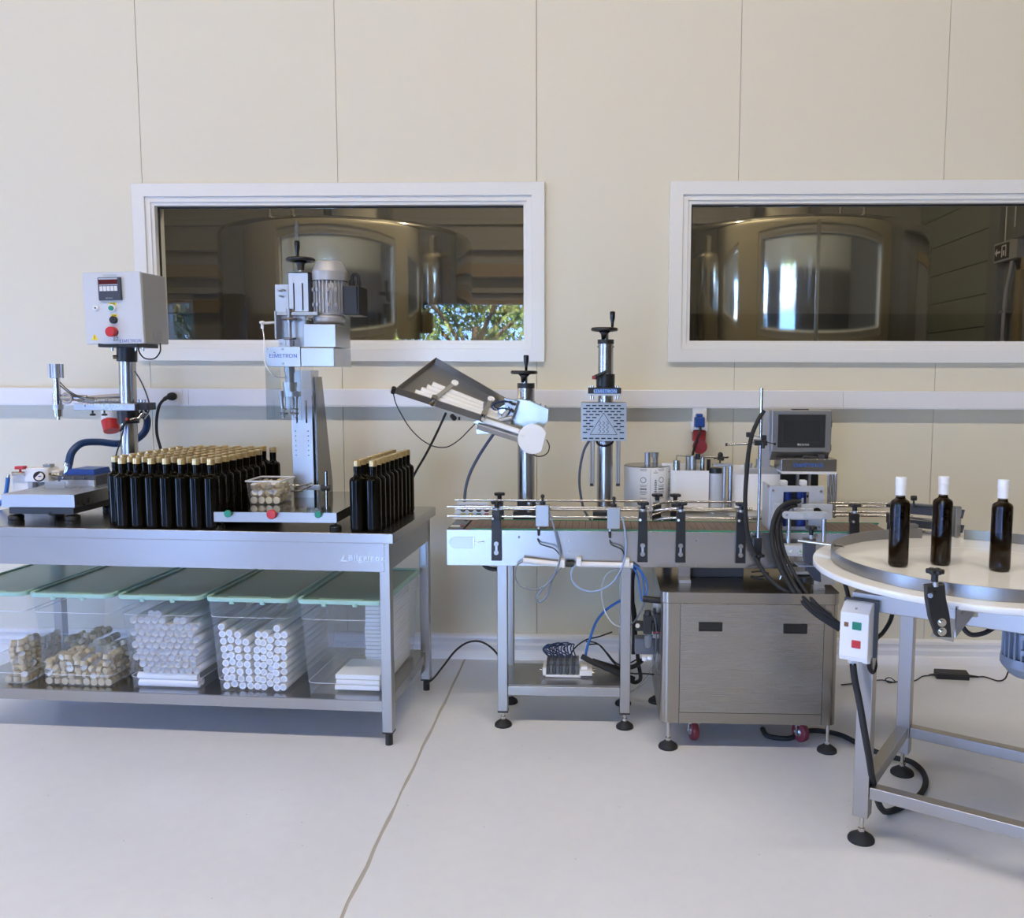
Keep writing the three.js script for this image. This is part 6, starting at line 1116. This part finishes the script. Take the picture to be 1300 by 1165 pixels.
// ---------------------------------------------------------------- discharge guides beyond the wrap station
{
  const t = thing('discharge_guide', 'grey angled guide plates with round rails leading from the conveyor onto the turntable', 'guide rail', [1.30, 0.85, 0.95]);
  part('guide_plate', [aim(new RoundedBoxGeometry(0.004, 0.30, 0.034, 1, 0.001), [1.253,0.937,0.9], [1.343,0.962,1.15]), aim(new RoundedBoxGeometry(0.004, 0.30, 0.030, 1, 0.001), [1.255,0.882,0.9], [1.345,0.906,1.15])], M.slate, t);
  part('plate_edge', [rod([1.252,0.959,0.9], [1.342,0.985,1.15], 0.006)], M.steelBox, t);
  part('round_rail', [rod([1.248,0.905,0.9], [1.336,0.927,1.15], 0.0055), rod([1.227,0.863,0.92], [1.338,0.873,1.15], 0.0055)], M.chrome, t);
  part('end_plate', [box(1.324, 1.344, 0.878, 0.988, 1.13, 1.16, 0.001)], M.steelBox, t);
  part('thumb_knob', [rod([1.24,0.989,0.93], [1.259,0.989,0.93], 0.010), rod([1.25,0.983,0.93], [1.251,0.951,0.93], 0.004), rod([1.479,0.944,1.12], [1.49,0.944,1.12], 0.006)], M.black, t);
  part('bridge_plate', [box(1.161, 1.24, 0.869, 0.897, 0.98, 1.02, 0.001), box(1.02, 1.32, 0.838, 0.842, 0.86, 1.14, 0)], M.steelBox, t);
}
// ---------------------------------------------------------------- rotary table
const RIM = [124.6, 466.3];                 // the rim band runs from one side of the infeed round to the other (degrees, table axes)
const TC = [1.22, 1.635], TA = -R(31.8), TD = 0.872;
{
  const t = thing('rotary_table', 'round white rotary collecting table with steel rim on a square tube frame', 'rotary table', [TC[0], 0, TC[1]], undefined, true);
  t.rotation.y = TA;
  const q = 0.277, hw = 0.024;
  part('white_disc', lathe([[0, TD - 0.022], [0.515, TD - 0.022], [0.523, TD - 0.018], [0.523, TD - 0.004], [0.520, TD], [0, TD]], 128), M.plate, t);
  part('turn_plate', lathe([[0, 0.001], [0.30, 0.001], [0.30, 0.003], [0.302, 0.004], [0.4, 0.0042]].map(([a, b]) => [a, TD + b * 0.2]), 96), M.plate, t);
  // rim strip: a band bent round the disc, open towards the conveyor
  const band = (r, a0, a1, y0, y1, th, n = 120) => { const s = new THREE.Shape(); s.absarc(0, 0, r, a0, a1, false); s.absarc(0, 0, r - th, a1, a0, true); s.closePath(); return new THREE.ExtrudeGeometry(s, { depth: y1 - y0, bevelEnabled: false, curveSegments: n }).rotateX(-Math.PI / 2).translate(0, y0, 0); };
  part('rim_band', band(0.466, R(RIM[0]), R(RIM[1]), TD + 0.0012, TD + 0.037, 0.003), M.steelRim, t);
  // frame
  for (const [x, z] of [[-q, q], [q, q], [-q, -q], [q, -q]]) {
    const leg = part('leg', box(x - hw, x + hw, 0.085, TD - 0.118, z - hw, z + hw, 0.003), M.steelSoft, t);
    foot([x, 0, z], 0.042, 0.088, leg);
  }
  const y0 = TD - 0.120, y1 = TD - 0.066;
  for (const z of [-q, q]) { part('top_rail', box(-q - hw - 0.02, q + hw + 0.02, y0, y1, z - hw, z + hw, 0.003), M.steelSoft, t); part('lower_rail', box(-q + hw, q - hw, 0.150, 0.190, z - 0.020, z + 0.020, 0.003), M.steelSoft, t); }
  for (const x of [-q, q]) { part('top_rail', box(x - hw, x + hw, y0, y1, -q + hw, q - hw, 0.003), M.steelSoft, t); part('lower_rail', box(x - 0.020, x + 0.020, 0.150, 0.190, -q + hw, q - hw, 0.003), M.steelSoft, t); }
  part('centre_beam', [box(-0.03, 0.03, y0, y1, -q, q, 0.003), rod([0, y0, 0], [0, TD - 0.022, 0], 0.10)], M.steelSoft, t);
  part('rail_end', box(-q - hw - 0.022, -q - hw - 0.019, y0, y1, q - hw, q + hw, 0), M.steelSmudged, t);
}
{
  const t = thing('table_motor', 'blue grey finned electric motor hanging under the rotary table', 'motor', [1.286,0.585,1.85]);
  const cx = 1.283, cz = 1.85;
  part('flange', rod([cx, 0.752, cz], [cx, 0.845, cz], 0.07, 0.07, 30), M.aluBlue, t);
  const m = motor(t, [cx, 0, cz], 0.088, 0.756, 0.652, 0.592, true, 'motor_body');
  m.material = M.aluBlue; m.children.forEach((c) => { c.material = M.aluBlue; });
}
{
  // clamp that holds the rim at the front
  const t = thing('rim_clamp', 'black curved clamp with knob on a steel plate, front of the rotary table', 'clamp', [0.904,0.799,2.1]);
  const arm = shape([[0.86, 0.923], [0.903, 0.928], [0.908, 0.89], [0.919, 0.848], [0.927, 0.789], [0.893, 0.79], [0.874, 0.837], [0.864, 0.885]]);
  part('clamp_arm', ext(arm, 0.022, 0.002).translate(0, 0, 2.10), M.black, t);
  part('clamp_knob', starKnob([0.879,0.97,2.12], 0.022, 0.034), M.black, t);
  part('knob_stud', rod([0.881,0.936,2.12], [0.882,0.923,2.12], 0.0075, 0.0075, 14), M.alu, t);
  part('clamp_pin', rod([0.881,0.907,2.12], [0.85,0.911,2.17], 0.006, 0.0065, 14), M.chrome, t);
  part('mount_plate', [ext([[0.888, 0.778], [0.949, 0.764], [0.949, 0.827], [0.915, 0.835]], 0.004).translate(0, 0, 2.085), ext([[0, 0], [0.10, 0.045], [0.10, 0.085], [0, 0.085]].map(([a, b]) => [a, b - 0.02]), 0.004).rotateY(R(42)).translate(0.949,0.797,2.09)], M.steelSmudged, t);
  for (const [x, y] of [[0, 0], [-0.0015, 0.0245]]) part('washer', [rod([0.901 + x, 0.804 + y, 2.123], [0.901 + x, 0.804 + y, 2.129], 0.0115, 0.0115, 20), rod([0.901 + x, 0.804 + y, 2.128], [0.901 + x, 0.804 + y, 2.136], 0.007, 0.007, 6)], M.chrome, t);
  part('rail_badge', [box(1.021, 1.049, 0.808, 0.842, 1.995, 2.0, 0)], M.steelSmudged, t);
}
{
  const t = thing('rim_clamp', 'black curved clamp bracket with knob and rod at the left edge of the rotary table', 'clamp', [0.758,0.734,1.32]);
  const arm = shape([[0.728, 0.894], [0.767, 0.894], [0.767, 0.834], [0.773, 0.797], [0.787, 0.769], [0.79, 0.74], [0.769, 0.746], [0.742, 0.785], [0.73, 0.831]]);
  part('clamp_arm', ext(arm, 0.022, 0.002).translate(0, 0, 1.30), M.slate, t);
  part('clamp_knob', starKnob([0.752,0.941,1.32], 0.019, 0.032), M.black, t);
  part('knob_stud', rod([0.753,0.908,1.32], [0.753,0.894,1.32], 0.007, 0.007, 14), M.alu, t);
  part('rim_rod', rod([0.706,0.89,1.33], [0.828,0.896,1.46], 0.0055, 0.0055, 12), M.chrome, t);
  part('mount_plate', [box(0.788, 0.844, 0.726, 0.775, 1.306, 1.31, 0.001), box(0.70, 1.0, TD - 0.07, TD - 0.066, 1.30, 1.36, 0)], M.steelSmudged, t);
}
// switch box on the front left leg
{
  const c = [0.773,0.699,1.8];
  const t = thing('switch_box', 'white motor switch box with green and red buttons on the rotary table leg', 'switch box', c, undefined, true); t.rotation.y = R(-30);
  const w = 0.0425, h = 0.083, d = 0.055;
  part('back_plate', box(-w - 0.006, w + 0.012, -h - 0.004, h + 0.008, -d - 0.012, -d - 0.002, 0.002), M.darkGrey, t);
  part('case', [ext([[-d, -h], [0.006, -h], [0.010, -h + 0.012], [0.006, h - 0.022], [-d + 0.018, h], [-d, h]].map(([z, y]) => [z, y]), 2 * w - 0.004, 0.002).rotateY(-Math.PI / 2).translate(w - 0.002, 0, 0)], M.switchWhite, t);
  part('lid_screw', [box(-0.003, 0.003, h - 0.012, h - 0.008, -0.012, -0.006, 0)], M.aluPaint, t);
  part('start_button', box(-0.006, 0.021, 0.012, 0.036, 0.006, 0.0125, 0.002), M.greenButton, t);
  part('stop_button', box(-0.006, 0.021, -0.044, -0.020, 0.007, 0.0135, 0.002), M.red, t);
  part('indicator_window', box(-0.030, -0.017, 0.018, 0.032, 0.006, 0.010, 0.001), M.amber, t);
  part('maker_print', [words('Schneider', 0.0062, 0.0004, fontSans).translate(-0.014, 0.0485, 0.0072), words('Electric', 0.0062, 0.0004, fontBold).translate(0.017, 0.0475, 0.0072)], M.black, t);
  part('maker_mark', [box(-0.032, -0.022, -0.071, -0.062, 0.0088, 0.0095, 0)], M.black, t);
  part('gland', [rod([-0.010, -h - 0.018, -0.026], [-0.010, -h + 0.002, -0.026], 0.0135, 0.0145, 12), rod([-0.010, -h - 0.032, -0.026], [-0.010, -h - 0.016, -0.026], 0.008, 0.009, 12)], M.white, t);
  part('gland', [rod([0.030, -h - 0.014, -0.030], [0.030, -h + 0.002, -0.030], 0.0125, 0.0135, 12)], M.white, t);
}
cable('motor_cable', 'thick black cable running down from the switch box and curling on the floor', [[0.774,0.597,1.79], [0.78,0.555,1.79], [0.794,0.485,1.8], [0.805,0.406,1.82], [0.829,0.311,1.8], [0.863,0.206,1.74], [0.898,0.12,1.68], [0.931,0.057,1.63], [0.978,0.012,1.564], [1.034,0.012,1.53], [1.1,0.012,1.473], [1.158,0.012,1.396], [1.193,0.012,1.317], [1.203,0.012,1.235], [1.186,0.012,1.176], [1.144,0.012,1.151], [1.09,0.012,1.105], [1.041,0.012,1.035], [0.983,0.012,0.939], [0.88,0.012,0.905], [0.765,0.012,0.987], [0.69,0.012,0.967], [0.68,0.012,0.897]], 0.0105, M.rubber);
cable('box_cable', 'short black cable looping from the switch box up behind the leg', [[0.824,0.612,1.78], [0.831,0.579,1.77], [0.848,0.56,1.75], [0.861,0.573,1.73], [0.857,0.62,1.72], [0.87,0.647,1.7], [0.904,0.658,1.66], [0.939,0.685,1.62], [0.964,0.721,1.58]], 0.0068, M.rubber);
cable('black_hose', 'black hose rising from the switch box to the underside of the white disc', [[0.766,0.683,1.7], [0.809,0.73,1.62], [0.811,0.767,1.58], [0.809,0.796,1.55]], 0.0075, M.rubber);
cable('motor_lead', 'black cable hanging between the rim clamp and the hanging motor', [[1.04,0.791,1.9], [1.051,0.752,1.9], [1.074,0.729,1.9], [1.11,0.732,1.9], [1.145,0.746,1.89], [1.188,0.752,1.87]], 0.0072, M.rubber);
// bottles waiting on the white disc
{
  const spots = [[0.947,0.872,1.678], [1.091,0.872,1.649], [1.241,0.872,1.729]];
  const labels = ['white capped dark bottle on the rotary table, nearest the conveyor', 'white capped dark bottle on the rotary table, the middle of three', 'white capped dark bottle on the rotary table, closest to the camera'];
  const g = bottleGlass(0.0305, 0.262, 0.206, 0.236);
  const sleeve = lathe([[0.0160, 0], [0.0162, 0.002], [0.0158, 0.028], [0.0164, 0.031], [0.0170, 0.033], [0.0172, 0.036], [0.0162, 0.039], [0.0166, 0.042], [0.0168, 0.054], [0.0155, 0.0565], [0.0150, 0.0565], [0.0145, 0.0562], [0, 0.0562]], 28);
  spots.forEach((p, i) => { const t = thing('sealed_bottle', labels[i], 'bottle', [p[0], TD + 0.0015, p[2] - 0.030], 'sealed bottles on the rotary table', true); part('glass', g, M.oil, t); part('white_sleeve', sleeve.clone().translate(0, 0.2265, 0), M.sleeve, t); });
}
// laptop style power adapter on the floor
{
  const t = thing('power_adapter', 'black power adapter brick lying on the floor near the wall', 'power adapter', [1.737,0,0.223]);
  const a = [1.652,0,0.237], b = [1.805,0,0.253];
  part('brick', [aim(new RoundedBoxGeometry(0.060, Math.hypot(b[0] - a[0], b[2] - a[2]), 0.032, 2, 0.005).rotateY(Math.PI / 2).translate(0, 0, 0), [a[0], 0.0165, a[2] - 0.03], [b[0], 0.0165, b[2] - 0.03])], M.black, t);
  part('strain_relief', [rod([b[0] - 0.003, 0.014, b[2] - 0.03], [b[0] + 0.05, 0.010, b[2] - 0.03], 0.008, 0.004), rod([a[0] + 0.003, 0.014, a[2] - 0.03], [a[0] - 0.03, 0.010, a[2] - 0.03], 0.007, 0.004)], M.black, t);
  part('lead', [tube([[b[0] + 0.045, 0.010, b[2] - 0.03], [1.892,0.005,0.208], [1.936,0.005,0.261], [1.953,0.02,0.28], [1.997,0.05,0.23]], 0.0035, 6), tube([[a[0] - 0.025, 0.008, a[2] - 0.03], [1.595,0.004,0.207], [1.524,0.004,0.276], [1.444,0.004,0.29], [1.394,0.004,0.303], [1.386,0.012,0.282], [1.412,0.016,0.27], [1.429,0.004,0.301], [1.374,0.004,0.271], [1.269,0.004,0.308], [1.157,0.004,0.344]], 0.0028, 6)], M.rubber, t);
}
// a sign plate leaning unseen parts are left out; end of the objects

scene.traverse((o) => { if (o.isMesh) o.castShadow = o.receiveShadow = true; });
renderer.render(scene, camera);
